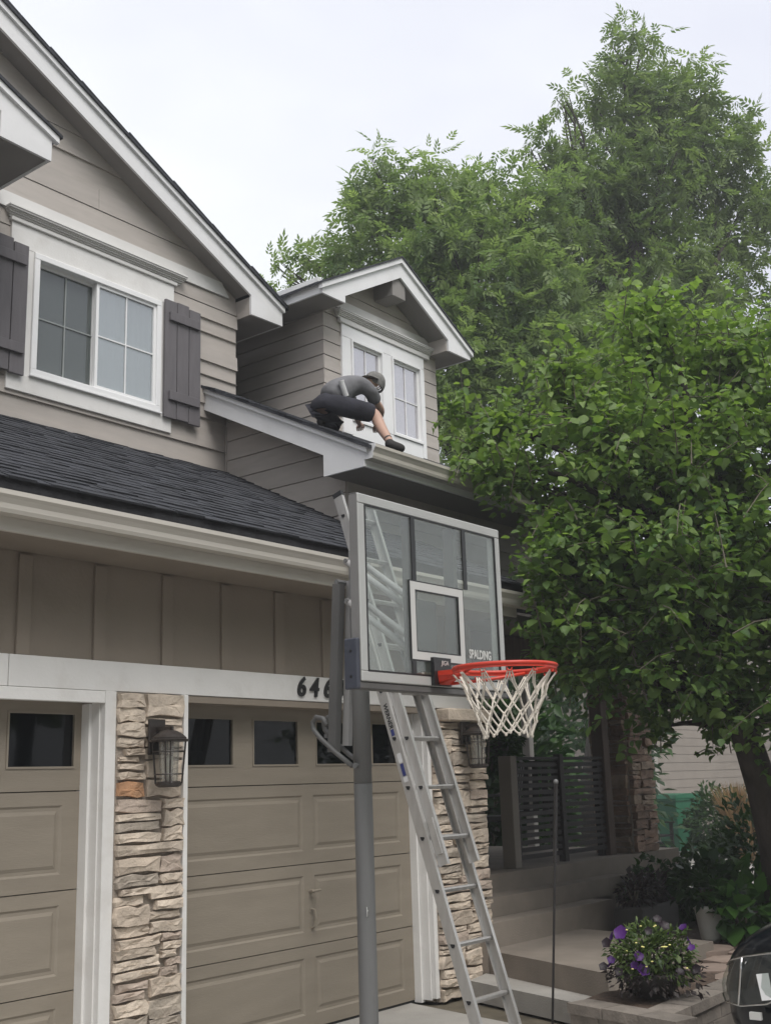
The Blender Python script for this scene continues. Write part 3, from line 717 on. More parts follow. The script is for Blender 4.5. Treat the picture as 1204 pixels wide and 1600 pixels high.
# ---- dormer
DCX = 9.169  # dormer coordinates scaled about the camera to a greater depth, values baked in
dz_ = lambda x: 7.123-.552*abs(x-DCX)
dorm = MB()
DX0, DX1, DZ0, DZ1 = 8.619, 9.818, 5.212, 6.105
def dw(x0, x1, z0a, z1a, z0b, z1b): dorm.prism([(x0, z0a), (x1, z0b), (x1, z1b), (x0, z1a)], 'xz', YD+.001, YD+.1)
ds_ = lambda x: dz_(x)-.22
dw(XD0, DX0, 4.6, ds_(XD0), 4.6, ds_(DX0)); dw(DX0, DX1, 4.6, DZ0, 4.6, DZ0); dw(DX1, XD1, 4.6, ds_(DX1), 4.6, ds_(XD1))
dw(DX0, DCX, DZ1, ds_(DX0), DZ1, ds_(DCX)); dw(DCX, DX1, DZ1, ds_(DCX), DZ1, ds_(DX1))
dorm.prism([(YD+.1, 4.6), (9.4, 4.6), (9.4, 6.5), (YD+.1, 6.5)], 'yz', XD0+.001, XD0+.09)
dorm.prism([(YD+.1, 4.6), (9.4, 4.6), (9.4, 6.5), (YD+.1, 6.5)], 'yz', XD1-.09, XD1)
dormer = dorm.build('dormer', M_SIDING, house)
EXD = .1527; zb = 5.224-4*EXD
lap_wall(dormer, 'y', XD0, zb, 6.394, EXD, lambda z: YD-.017, lambda z: 9.3, joints=False)
lap_wall(dormer, 'x', YD, zb, 6.394, EXD, lambda z: XD0-.017, lambda z: XD1+.012, holes=[(8.525, 9.846, 4.0, 6.261)], joints=False)
lap_wall(dormer, 'x', YD, 6.400, 6.90, .20, lambda z: max(XD0-.01, DCX-(7.123-z-.22)/.552), lambda z: min(XD1+.01, DCX+(7.123-z-.22)/.552), joints=False)
box('frieze_board', M_CROWN, dormer, 8.325, 10.012, YD-.03, YD-.019, 6.40, 6.494, c=.002)
box('head_trim', M_VINYL, dormer, 8.48, 9.885, YD-.04, YD-.019, 6.100, 6.233, c=.003)
box('side_trim', M_VINYL, dormer, 8.48, 8.619, YD-.04, YD-.003, 5.06, 6.098, c=.003)
box('side_trim', M_VINYL, dormer, 9.818, 9.885, YD-.04, YD-.003, 5.06, 6.098, c=.003)
box('mullion_trim', M_VINYL, dormer, 9.141, 9.296, YD-.04, YD-.003, 5.212, 6.098, c=.003)
box('sill_board', M_VINYL, dormer, 8.621, 9.816, YD-.038, YD-.003, 5.02, 5.210, c=.003)
box('head_drip', M_CROWN, dormer, 8.436, 9.973, YD-.06, YD-.019, 6.235, 6.283, c=.004)
crown('crown_moulding', dormer, 8.436, 9.99, YD-.02, 6.285, 6.366, .09)
for a, c in ((8.621, 9.139), (9.298, 9.816)):
    fm = MB(); fm.box(a, c, YD-.055, YD+.02, DZ0, DZ0+.022); fm.box(a, c, YD-.055, YD+.02, DZ1-.03, DZ1-.008); fm.box(a, a+.02, YD-.055, YD+.02, DZ0+.022, DZ1-.03); fm.box(c-.02, c, YD-.055, YD+.02, DZ0+.022, DZ1-.03)
    fm.build('window_frame', M_VINYL, dormer)
    window_unit(dormer, a+.02, c-.02, DZ0+.022, DZ1-.03, YD-.022, M_PANEDORM)
rm = MB(); rm.box(DX0, DX1, YD+.102, YD+.8, DZ0, DZ1); rm.f = [q for q in rm.f if q != (0, 1, 5, 4)]; rm.build('room', M_DARKROOM, dormer, fix=False)
cu = MB(); xs_ = np.linspace(DX0, DX1, 60)
cu.add([(x, YD+.06+.008*math.sin(x*51), z) for x in xs_ for z in (DZ0, DZ1)], [(2*i, 2*i+2, 2*i+3, 2*i+1) for i in range(59)]); cu.build('curtain', M_CURTAIN, dormer, smooth=True, fix=False)
# dormer roof
YDR = 6.882; EL, ER = 7.89, 10.434
for s_, xe, inn in ((-1, EL, XD0), (1, ER, 10.012)):
    q = dz_
    rk = MB(); rk.prism([(xe, 6.297), (xe, q(xe)-.068), (DCX, q(DCX)-.068), (DCX, q(DCX)-.235), (inn, q(inn)-.235), (inn, 6.297)], 'xz', YDR, YDR+.024)
    rk.build('rake_board', M_FASCIA, house)
    xo = xe+s_*.03
    rk = MB(); rk.prism([(xo, q(xo)-.069), (DCX, q(DCX)-.069), (DCX, q(DCX)-.014), (xo, q(xo)-.014)], 'xz', YDR-.026, YDR+.02); rk.build('rake_mould', M_FASCIA, house)
    xo = xe+s_*.045
    rk = MB(); rk.prism([(xo, q(xo)-.0135), (DCX, q(DCX)-.0135), (DCX, q(DCX)+.008), (xo, q(xo)+.008)], 'xz', YDR-.038, 9.6); rk.build('dormer_roof', M_SHINGLE, house)
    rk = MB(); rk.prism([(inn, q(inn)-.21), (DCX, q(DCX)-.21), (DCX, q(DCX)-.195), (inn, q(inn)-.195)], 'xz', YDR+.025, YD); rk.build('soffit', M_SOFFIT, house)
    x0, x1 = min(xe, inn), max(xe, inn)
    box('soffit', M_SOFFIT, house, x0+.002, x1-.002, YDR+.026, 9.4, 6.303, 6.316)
    box('eave_return', M_SIDING, house, inn-(.0 if s_ < 0 else .012), inn+(.012 if s_ < 0 else .0), YDR+.026, YD-.02, 6.30, 6.516)
    box('fascia_board', M_FASCIA, house, xe-.003 if s_ < 0 else xe-.02, xe+.02 if s_ < 0 else xe+.003, YDR+.026, 9.4, 6.30, 6.455)
    x0m = xe+s_*.005
    box('fascia_mould', M_FASCIA, house, min(x0m, x0m+s_*.028), max(x0m, x0m+s_*.028), YDR+.026, 9.4, 6.412, 6.46)
box('ridge_beam', M_SOFFIT, house, 9.058, 9.28, YDR+.03, YD-.005, 6.66, 6.883, c=.006)

# ---- porch: wall, beam, roof, stone column
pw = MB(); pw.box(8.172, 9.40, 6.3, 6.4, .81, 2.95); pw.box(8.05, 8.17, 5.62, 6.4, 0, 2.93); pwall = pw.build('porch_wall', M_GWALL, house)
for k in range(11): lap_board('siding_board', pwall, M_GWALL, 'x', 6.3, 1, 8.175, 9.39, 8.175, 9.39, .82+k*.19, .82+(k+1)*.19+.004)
bm_ = MB(); bm_.box(8.25, 12.4, 5.86, 6.1, 2.66, 2.94); bm_.build('porch_beam', M_WOODPOST, house)
bm_ = MB(); bm_.box(8.2, 12.9, 5.45, 9.8, 2.96, 3.05); bm_.build('porch_ceiling', M_SOFFIT, house)
bm_ = MB(); bm_.prism([(5.4, 3.06), (8.8, 4.35), (8.8, 4.40), (5.4, 3.14)], 'yz', 8.3, 13.0); bm_.build('porch_roof', M_SHINGLE, house)
bm_ = MB(); bm_.box(XS, 10.9, 9.6, 9.7, 0, 6); bm_.box(8.18, 10.9, 9.5, 9.599, .81, 2.96); bm_.build('back_wall', M_GWALL, house)
ccol = MB(); ccol.box(11.62, 12.16, 5.90, 6.33, .81, 2.66); col_ = ccol.build('stone_column', M_MORTAR, house)
stone_face(col_, 11.62, 12.16, .81, 2.64, 5.90, mats=M_STONES_DK, seed=9, dmin=.03, dmax=.06)
stone_face(col_, 5.90, 6.33, .81, 2.64, 11.62, plane='y', mats=M_STONES_DK, seed=10, dmin=.03, dmax=.06)
post = MB(); post.bbox(11.28, 11.42, 6.0, 6.14, .81, 2.66, .006); post.build('porch_post', M_WOODPOST, house)
post = MB(); post.bbox(9.40, 9.51, 5.98, 6.12, .81, 1.83, .006); post.build('porch_post', mat('post_paint', (.19, .168, .142), .7, .08, 3), house)
post = MB(); post.bbox(13.05, 13.16, 8.0, 8.11, .3, 2.96, .006); post.build('porch_post', M_NEIGHTRIM, house)
#@@PART2
# ------------------------------------------------------------------ wall lanterns
def wall_lantern(loc, label):
    t = thing('wall_lantern', loc, label, 'wall lamp', 'lanterns on the garage piers')
    x, y, z = loc; K = 1.16   # centre of the lantern body's base; the wall is towards +Y
    yw = y+.125
    b = MB(); b.bbox(x-.062, x+.062, yw-.022, yw, z+.19, z+.40, .005); b.build('back_plate', M_BRONZE, t)
    b = MB(); b.box(x-.014, x+.014, y-.02, yw-.02, z+.325, z+.352); b.box(x-.008, x+.008, y-.03, y+.01, z+.30, z+.35); b.build('arm', M_BRONZE, t)
    b = MB(); b.lathe((x, y, z), [(.098*K, .262), (.103*K, .272), (.088*K, .278), (.088*K, .286), (.07*K, .304), (.045*K, .322), (.02*K, .330), (.012, .335)], 16); b.build('lamp_roof', M_BRONZE, t)
    b = MB(); b.lathe((x, y, z), [(.05*K, 0), (.066*K, .012), (.066*K, .026), (.055*K, .034)], 16); b.build('lamp_base', M_BRONZE, t)
    for k in range(4):
        for d in (-.16, .16):
            a = math.pi/4+k*math.pi/2+d
            b = MB(); b.tube([(x+.066*K*math.cos(a), y+.066*K*math.sin(a), z+.02), (x+.084*K*math.cos(a), y+.084*K*math.sin(a), z+.265)], .005, 6); b.build('cage_bar', M_BRONZE, t)
    for zz, rr in ((.075, .072*K), (.205, .081*K)):
        b = MB(); b.tube([(x+rr*math.cos(a), y+rr*math.sin(a), z+zz) for a in np.linspace(0, 2*math.pi, 25)[:-1]], .004, 6, closed=True); b.build('cage_ring', M_BRONZE, t)
    b = MB(); b.lathe((x, y, z), [(.052, .035), (.062, .26)], 16); b.f = b.f[:-2]; b.build('glass_cylinder', M_LAMPGLASS, t, smooth=True)
    b = MB(); b.lathe((x, y, z), [(.012, .035), (.016, .09), (.02, .11), (.03, .14), (.026, .17), (.01, .185)], 10); b.build('bulb', M_WHITEPOT, t, smooth=True)
wall_lantern((4.64, 5.315, 1.63), 'bronze wall lantern on the stone pier between the two garage doors')
wall_lantern((7.86, 5.30, 1.71), 'bronze wall lantern on the far stone pier, half hidden behind the basketball net')

# ------------------------------------------------------------------ basketball hoop
hoop = thing('basketball_hoop', (4.41, 3.65, 0), 'grey pole basketball hoop with clear backboard, orange rim and white net', 'basketball hoop')
HX, HY = 4.41, 3.65
b = MB(); b.tube([(HX, HY, 0), (HX, HY, .425)], .0452, 20, cap=False); b.tube([(HX, HY, .42), (HX, HY, 1.615)], .0445, 20, cap=False); b.tube([(HX, HY, 1.61), (HX, HY, 2.76)], .0438, 20)
pole = b.build('pole', M_STEEL, hoop, fix=False)
pole.data.polygons.foreach_set('use_smooth', [len(p.vertices) == 4 for p in pole.data.polygons])
b = MB(); b.bbox(HX-.15, HX+.15, HY-.15, HY+.15, 0, .02, .004); b.build('anchor_plate', M_STEEL, hoop)
# pole sticker: small white ring
b = MB(); b.tube([(HX-.034+.010*math.cos(a)*.8, HY-.0315+.010*math.cos(a)*.8, 1.03+.021*math.sin(a)) for a in np.linspace(0, 2*math.pi, 19)[:-1]], .0016, 5, closed=True)
b.tube([(HX-.037, HY-.0335, 1.03), (HX-.031, HY-.0375, 1.038)], .0016, 5); b.build('pole_sticker', M_LINE, pole)
# backboard
BX0, BX1, BZ0, BZ1, BY0, BY1 = 3.838, 4.982, 2.043, 2.877, 3.165, 3.215
bd = part_empty('backboard', hoop, (HX, BY0, BZ0))
fr = MB(); w = .045
fr.bbox(BX0, BX1, BY0, BY1, BZ1-w, BZ1, .004); fr.bbox(BX0, BX1, BY0, BY1, BZ0, BZ0+w, .004); fr.bbox(BX0, BX0+w, BY0+.0005, BY1-.0005, BZ0+w, BZ1-w, .003); fr.bbox(BX1-w, BX1, BY0+.0005, BY1-.0005, BZ0+w, BZ1-w, .003)
fr.build('board_frame', M_FRAME, bd)
sd_ = MB(); sd_.box(BX0-.003, BX0-.0005, BY0+.006, BY1, BZ0+.004, BZ1-.004); sd_.box(BX0, BX1, BY0+.01, BY1+.004, BZ1+.0005, BZ1+.003); sd_.build('frame_side', M_FRAMESIDE, bd)
gk = MB(); g = .006; a0, a1, c0, c1 = BX0+w, BX1-w, BZ0+w, BZ1-w
gk.box(a0, a1, BY0-.001, BY0+.01, c0, c0+g); gk.box(a0, a1, BY0-.001, BY0+.01, c1-g, c1); gk.box(a0, a0+g, BY0-.001, BY0+.01, c0+g, c1-g); gk.box(a1-g, a1, BY0-.001, BY0+.01, c0+g, c1-g); gk.build('gasket', M_BLACK, bd)
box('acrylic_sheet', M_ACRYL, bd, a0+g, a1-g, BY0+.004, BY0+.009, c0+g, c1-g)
for x0, za, zb_ in ((4.222, 2.528, BZ1-w-g), (4.640, 2.528, BZ1-w-g), (4.20, BZ0+w+g, 2.152)): box('support_bar', M_BLACK, bd, x0, x0+.03, BY0-.0005, BY0+.0035, za, zb_)
for x0 in (4.25, 4.585): box('back_brace', M_TUBEDK, bd, x0, x0+.03, BY0+.02, BY1+.03, BZ0+w, BZ1-w)
sq = MB(); q0, q1, r0, r1 = 4.198, 4.622, 2.160, 2.520; lw = .036
sq.box(q0, q1, BY0-.0025, BY0+.0035, r0, r0+lw); sq.box(q0, q1, BY0-.0025, BY0+.0035, r1-lw, r1); sq.box(q0, q0+lw, BY0-.0024, BY0+.0034, r0+lw, r1-lw); sq.box(q1-lw, q1, BY0-.0024, BY0+.0034, r0+lw, r1-lw); sq.build('target_square', M_LINE, bd)
sq = MB(); e = .006
for (p0, p1, s0, s1) in ((q0-e, q1+e, r0-e, r1+e), (q0+lw, q1-lw, r0+lw, r1-lw)):
    sq.box(p0, p1, BY0-.0018, BY0+.003, s0, s0+e); sq.box(p0, p1, BY0-.0018, BY0+.003, s1-e, s1); sq.box(p0, p0+e, BY0-.0017, BY0+.0029, s0+e, s1-e); sq.box(p1-e, p1, BY0-.0017, BY0+.0029, s0+e, s1-e)
sq.build('square_outline', M_BLACK, bd)
me = text_mesh('SPALDING', .052, .0008, .0, .0016); me.materials.append(M_LINE)
for v in me.vertices: v.co.x *= .80; v.co.y *= 1.15
reg(bpy.data.objects.new('maker_lettering', me), bd, Matrix.Translation((4.757, BY0+.0015, 2.212)) @ Matrix.Rotation(R(90), 4, 'X'))
# corner pads along the lower edge
pd = MB(); pd.bbox(BX0-.012, BX1+.012, BY0+.006, BY1+.014, BZ0-.034, BZ0-.001, .006); pd.build('edge_pad', M_TUBEDK, bd)
pd = MB(); pd.bbox(BX0-.026, BX0-.004, BY0+.004, BY1+.03, BZ0-.034, BZ0+.185, .005); pd.build('corner_pad', M_NAVYPAD, bd)
pd = MB(); pd.bbox(BX1+.004, BX1+.026, BY0+.004, BY1+.03, BZ0-.034, BZ0+.14, .005); pd.build('corner_pad', M_NAVYPAD, bd)
for zz in (BZ0+.02, BZ0+.13):
    pd = MB(); pd.tube([(BX0-.028, BY0+.04, zz), (BX0-.022, BY0+.04, zz)], .006, 8); pd.build('pad_bolt', M_BLACK, bd)
# lift arms, strut and handle
for dx in (-.075, .075):
    for dzz in (0, -.20):
        b = MB(); b.tube([(HX+dx, HY+.012, 2.70+dzz), (HX+dx, BY1+.045, 2.405+dzz)], .0165, 10); b.build('lift_arm', M_TUBE, hoop, smooth=True)
b = MB(); b.box(HX-.10, HX+.10, BY1+.031, BY1+.055, 2.12, 2.46); b.build('arm_bracket', M_TUBEDK, hoop)
for zz in (2.70, 2.50):
    b = MB(); b.tube([(HX-.095, HY, zz), (HX+.095, HY, zz)], .011, 8); b.build('pivot_bolt', M_STEEL, hoop)
b = MB(); b.bar((HX-.03, HY+.10, 2.60), (HX-.03, HY+.155, 1.77), .042, .05, (0, 1, 0)); b.build('lift_strut', M_TUBEDK, hoop)
b = MB(); b.bar((HX+.03, HY+.07, 2.62), (HX+.03, HY+.12, 1.80), .03, .04, (0, 1, 0)); b.build('lift_strut', M_TUBE, hoop)
b = MB(); b.tube([(HX-.05, HY+.10, 2.61), (HX+.05, HY+.10, 2.61)], .014, 8); b.build('strut_pin', M_STEEL, hoop)
for dx in (-.055, .03):
    b = MB(); pts = [(HX+dx, HY+.02, 1.70), (HX+dx, HY+.12, 1.765), (HX+dx, HY+.22, 1.84), (HX+dx, HY+.265, 1.885), (HX+dx, HY+.27, 1.92), (HX+dx, HY+.245, 1.945), (HX+dx, HY+.20, 1.935), (HX+dx, HY+.175, 1.90)]
    b.tube(pts, .0125, 8); b.build('lift_handle', M_TUBEDK, hoop, smooth=True)
b = MB(); b.tube([(HX-.06, HY+.0, 1.70), (HX+.06, HY+.0, 1.70)], .014, 8); b.build('handle_bolt', M_STEEL, hoop)
b = MB(); b.bar((HX-.05, HY+.19, 1.85), (HX+.03, HY+.19, 1.85), .02, .02); b.build('handle_crossbar', M_TUBEDK, hoop)
# rim and bracket
RX, RY, RZ, RR = 4.405, 2.805, 2.102, .229
box('rim_plate', M_BLACK, hoop, HX-.075, HX+.06, BY0-.022, BY0-.003, 2.045, 2.175)
me = text_mesh('JIGA', .03, .0005, .1); me.materials.append(M_LINE)
reg(bpy.data.objects.new('plate_lettering', me), hoop, Matrix.Translation((HX+.01, BY0-.0235, 2.15)) @ Matrix.Rotation(R(90), 4, 'X'))
rim = part_empty('rim', hoop, (RX, RY, RZ))
b = MB(); b.tube([(RX+RR*math.cos(a), RY+RR*math.sin(a), RZ) for a in np.linspace(0, 2*math.pi, 49)[:-1]], .0088, 10, closed=True); b.build('rim_ring', M_RIM, rim, smooth=True)
b = MB(); n_ = 48; prof = [(RR-.003, -.004), (RR+.003, -.004), (RR+.003, -.017), (RR-.003, -.017)]
vs_ = [(RX+r_*math.cos(2*math.pi*k/n_), RY+r_*math.sin(2*math.pi*k/n_), RZ+z_) for k in range(n_) for r_, z_ in prof]
b.add(vs_, [(k*4+i, k*4+(i+1) % 4, ((k+1) % n_)*4+(i+1) % 4, ((k+1) % n_)*4+i) for k in range(n_) for i in range(4)]); b.build('rim_band', M_RIM, rim)
b = MB(); b.box(HX-.05, HX+.05, BY0-.14, BY0-.023, RZ-.012, RZ+.010); b.add([(HX-.05, BY0-.023, RZ-.012), (HX-.04, BY0-.023, 2.05), (HX-.04, BY0-.1, RZ-.012), (HX+.05, BY0-.023, RZ-.012), (HX+.04, BY0-.023, 2.05), (HX+.04, BY0-.1, RZ-.012)], [(0, 1, 2), (3, 5, 4), (0, 3, 4, 1), (1, 4, 5, 2)])
b.build('rim_bracket', M_RIM, rim)
for s_ in (-1, 1):
    b = MB(); b.tube([(HX+s_*.04, BY0-.03, 2.056), (HX+s_*.12, BY0-.17, 2.066), (RX+s_*RR*.97, RY+.03, RZ-.012)], .0075, 8); b.build('rim_brace', M_RIM, rim, smooth=True)
for k in range(12):
    a = 2*math.pi*(k+.25)/12
    b = MB(); b.tube([(RX+RR*math.cos(a+d)*.99, RY+RR*math.sin(a+d)*.99, RZ-h) for d, h in ((-.05, .022), (-.03, .034), (.03, .034), (.05, .022))], .004, 5); b.build('net_hook', M_RIM, rim)
# net: looped cords knotted into diamonds
nb = MB(); lev = [(-.026, .226), (-.135, .168), (-.198, .140), (-.250, .122), (-.298, .113)]
def npt(i, k):
    z_, r_ = lev[i]; a = 2*math.pi*(k+.25+(.5 if i % 2 else 0))/12
    j1 = math.sin(k*12.9+i*7.1)*.012; j2 = math.sin(k*5.3+i*3.7)*.008
    return Vector((RX+.0+(r_+j2)*math.cos(a+j1), RY+(r_+j2)*math.sin(a+j1), RZ+z_+(j2 if i > 0 else 0)))
for i in range(len(lev)-1):
    for k in range(12):
        for kk in ((k, k-1) if i % 2 == 0 else (k, k+1)):
            p, q = npt(i, k), npt(i+1, kk % 12)
            m_ = (p+q)/2; out = Vector((m_.x-RX, m_.y-RY, 0)).normalized()
            m_ += out*(-.012 if i == 0 else -.002)+Vector((0, 0, -.004))
            offs = (-.0048, .0048) if i == 0 else (0,)
            tng = out.cross(Vector((0, 0, 1)))
            for o_ in offs: nb.tube([p+tng*o_*1.4, m_+tng*o_, q+tng*o_*.5], .0033 if i == 0 else .0042, 5)
for i in range(1, len(lev)):
    for k in range(12):
        c_ = npt(i, k); nb.lathe(c_, [(.0045, -.008), (.0075, -.004), (.0075, .004), (.0045, .008)], 6)
nb.build('net', M_NET, hoop)

# ------------------------------------------------------------------ extension ladder
lad = thing('extension_ladder', (6.06, 4.0, 0), 'silver aluminium extension ladder leaning on the garage gutter behind the backboard', 'ladder')
LS = .317
ld = Vector((0, LS, 1)).normalized(); le = Vector((0, 1, -LS)).normalized()
def lp(z, off=0.0): return 4.10+LS*(z-.364)+off
def rail(x, side, z0, z1, off, parent, name='rail'):
    """C channel: web on the outside, two flanges turned in"""
    b = MB(); hw = .036; fl = .026; t = .0028
    def P(dx, e, z): 
        c = Vector((x+dx, lp(z, off), z)); return c+le*e
    prof = [(0, -hw), (0, hw), (side*-fl, hw), (side*-fl, hw-t*1.6), (side*-t, hw-t*1.6), (side*-t, -hw+t*1.6), (side*-fl, -hw+t*1.6), (side*-fl, -hw)]
    vs = [P(d, e, z0) for d, e in prof]+[P(d, e, z1) for d, e in prof]; n = len(prof)
    b.add(vs, [tuple(range(n)), tuple(range(2*n-1, n-1, -1))]+[(i, (i+1) % n, (i+1) % n+n, i+n) for i in range(n)])
    return b.build(name, M_ALU, parent)
XL, XRr = 5.860, 6.268
def rung(z, xa, xb, off, parent):
    b = MB(); y = lp(z, off)
    pr = [(-.016, .012), (.016, .012), (.018, .004), (.010, -.014), (-.010, -.014), (-.018, .004)]
    vs = [(xx, y+u, z+v) for xx in (xa, xb) for u, v in pr]; n = 6
    b.add(vs, [tuple(range(n)), tuple(range(2*n-1, n-1, -1))]+[(i, (i+1) % n, (i+1) % n+n, i+n) for i in range(n)]); b.build('rung', M_ALU, parent)
    for xx, s_ in ((xa, -1), (xb, 1)):           # black D plate painted in for the shaded hole at the rung end
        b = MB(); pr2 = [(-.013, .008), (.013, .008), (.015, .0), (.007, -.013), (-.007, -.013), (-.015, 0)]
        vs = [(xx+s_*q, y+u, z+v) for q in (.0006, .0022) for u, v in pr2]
        b.add(vs, [tuple(range(6)), tuple(range(11, 5, -1))]+[(i, (i+1) % 6, (i+1) % 6+6, i+6) for i in range(6)]); b.build('rung_hole_shade', M_LABELBLK, parent)
        b = MB(); b.tube([(xx+s_*.001, y+u*1.35, z+v*1.35) for u, v in pr2], .0022, 5, closed=True); b.build('rung_collar', M_ALU, parent)
bs_ = part_empty('base_section', lad, (6.06, 4, 0)); fs_ = part_empty('fly_section', lad, (6.06, 4.3, 1.1))
rail(XL, -1, 0.03, 2.72, 0, bs_); rail(XRr, 1, 0.03, 2.72, 0, bs_)
FO = -.076
rail(XL+.03, -1, 1.12, 3.56, FO, fs_); rail(XRr-.03, 1, 1.12, 3.56, FO, fs_)
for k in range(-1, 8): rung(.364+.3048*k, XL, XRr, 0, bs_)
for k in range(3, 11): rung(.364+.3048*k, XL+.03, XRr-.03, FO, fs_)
for x in (XL, XRr):
    b = MB(); b.box(x-.02, x+.02, lp(0)-.06, lp(0)+.05, 0, .03); b.build('foot', M_RUBBER, bs_)
for x, s_ in ((XL+.03, -1), (XRr-.03, 1)):
    b = MB(); c = Vector((x-s_*.012, lp(3.57, FO), 3.57)); b.bar(c-le*.038, c+le*.038, .034, .028, (1, 0, 0)); b.build('end_cap', M_LABELBLK, fs_)
    b = MB(); c = Vector((x+s_*.0, lp(1.30, FO), 1.30)); b.bar(c+ld*-.12, c+ld*.10, .045, .02, (1, 0, 0)); b.build('rung_lock', M_ALU, fs_)
# printed maker's name along the lower section's rail (it reads downwards) and the warning label
def on_rail(me, name, m, x, z, off, parent):
    me.materials.clear(); me.materials.append(m)
    xa = -ld; ya = -le; za = Vector((-1, 0, 0))
    xa = -ld; za = Vector((-1, 0, 0)); ya = za.cross(xa)
    W = Matrix(((xa.x, ya.x, za.x, x), (xa.y, ya.y, za.y, lp(z, off)), (xa.z, ya.z, za.z, z), (0, 0, 0, 1)))
    return reg(bpy.data.objects.new(name, me), parent, W)
on_rail(text_mesh('WERNER', .042, .0004, .12, .0012), 'maker_lettering', M_LABELBLK, XL-.0012, 2.03, 0, bs_)
for name, m, z0, z1, w_ in (('maker_flag', M_LABELBLUE, 1.905, 1.945, .026), ('warning_label', M_LABELWHITE, 1.735, 1.795, .034), ('warning_label', M_LABELBLUE, 1.655, 1.73, .026), ('warning_label', M_LABELWHITE, 1.618, 1.65, .034)):
    b = MB(); p = [Vector((XL-.0012, lp(z, 0), z))+le*s_*w_/2 for z, s_ in ((z0, -1), (z0, 1), (z1, 1), (z1, -1))]
    b.add(p, [(0, 1, 2, 3)]); b.build(name, m, bs_, fix=False)

# ------------------------------------------------------------------ person on the roof
def skin_mesh(name, chains, m, parent, sub=2, extra=None):
    """chains: lists of (x,y,z,radius); chains share a vertex where points coincide"""
    vs, es, rs, key = [], [], [], {}
    for ch in chains:
        prev = None
        for (x, y, z, r) in ch:
            k = (round(x, 4), round(y, 4), round(z, 4))
            if k not in key: key[k] = len(vs); vs.append((x, y, z)); rs.append(r)
            i = key[k]
            if prev is not None: es.append((prev, i))
            prev = i
    me = bpy.data.meshes.new(name+'_skel'); me.from_pydata(vs, es, [])
    o = bpy.data.objects.new(name+'_skel', me); COL.objects.link(o)
    mod = o.modifiers.new('skin', 'SKIN'); mod.use_smooth_shade = True; mod.branch_smoothing = .6
    for i, sv_ in enumerate(me.skin_vertices[0].data):
        r = rs[i]; sv_.radius = (r if not isinstance(r, tuple) else r[0], r if not isinstance(r, tuple) else r[1]); sv_.use_root = (i == 0)
    ms = o.modifiers.new('sub', 'SUBSURF'); ms.levels = sub; ms.render_levels = sub
    dg = bpy.context.evaluated_depsgraph_get(); dg.update()
    m2 = bpy.data.meshes.new_from_object(o.evaluated_get(dg)); m2.name = name
    bpy.data.objects.remove(o)
    m2.materials.clear(); m2.materials.append(m)
    m2.polygons.foreach_set('use_smooth', [True]*len(m2.polygons))
    return reg(bpy.data.objects.new(name, m2), parent)
per = thing('person', (7.7, 6.4, zu(6.4)), 'person in grey shirt, cap and dark shorts crouching on the roof beside the dormer', 'person')
PEL = (7.60, 6.64, 5.025, .125); SP1 = (7.73, 6.61, 5.15, .130); SP2 = (7.88, 6.58, 5.255, .135); SP3 = (8.02, 6.575, 5.305, .115); NK = (8.13, 6.57, 5.33, .058); HD0 = (8.20, 6.565, 5.36, .078); HD1 = (8.265, 6.56, 5.375, .092); HD2 = (8.305, 6.56, 5.335, .066)
RS = (7.985, 6.43, 5.235, .066); RE = (8.27, 6.50, 5.09, .047); RF = (8.36, 6.60, 5.06, .040); RW = (8.45, 6.71, 5.05, .029)
LSH = (8.03, 6.73, 5.27, .066); LE = (8.31, 6.86, 5.17, .046); LWR = (8.52, 6.98, 5.12, .030)
RH = (7.60, 6.54, 4.99, .105); RK = (7.975, 6.345, 4.955, .068); RM = (7.945, 6.26, 4.80, .060); RA = (7.88, 6.10, 4.60, .040); RHL = (7.865, 6.10, 4.565, .042); RT = (7.96, 6.02, 4.535, .034)
LH = (7.59, 6.72, 5.01, .105); LK = (7.80, 6.69, 4.885, .072); LM = (7.735, 6.70, 4.885, .058); LA = (7.67, 6.715, 4.885, .042); LT = (7.63, 6.72, 4.86, .03)
def fingers(w, d, side):
    """palm plus five short curled fingers rooted in it"""
    W = Vector(w[:3]); d = Vector(d).normalized(); s_ = Vector(side).normalized(); dn = d.cross(s_).normalized()
    if dn.z > 0: dn = -dn
    palm = W+d*.05; ch = [[w, (*(W+d*.025), .027), (*palm, .032)]]
    for i, L in enumerate((.055, .062, .058, .045)):
        r0 = palm+s_*(.027-.018*i)+d*.02; ch.append([(*palm, .032), (*r0, .0105), (*(r0+d*L*.5+dn*.006), .0095), (*(r0+d*L*.8+dn*.03), .008)])
    t0 = W+d*.03+s_*.03; ch.append([(*(W+d*.025), .027), (*t0, .0115), (*(t0+d*.03+s_*.014+dn*.012), .0095), (*(t0+d*.05+s_*.006+dn*.028), .008)])
    return ch
chains = [[PEL, SP1, SP2, SP3, NK, HD0, HD1, HD2], [SP3, RS, RE, RF, RW], [SP3, LSH, LE, LWR], [PEL, RH, RK, RM, RA, RHL, RT], [PEL, LH, LK, LM, LA, LT]]
chains += fingers(RW, (.7, .6, -.35), (.5, -.6, .2)) + fingers(LWR, (.7, .55, -.1), (.5, -.7, .2))
def shrink(ch, k): return [[(x, y, z, r*k) for x, y, z, r in c] for c in ch]
covered = {q[:3] for q in (PEL, SP1, SP2, SP3, RS, LSH, RH, LH, LK, LM, LA, RHL, RT, LT)}
body = skin_mesh('body', [[(x, y, z, r*(.5 if (x, y, z) in covered else .93)) for x, y, z, r in c] for c in chains], M_SKIN, per)
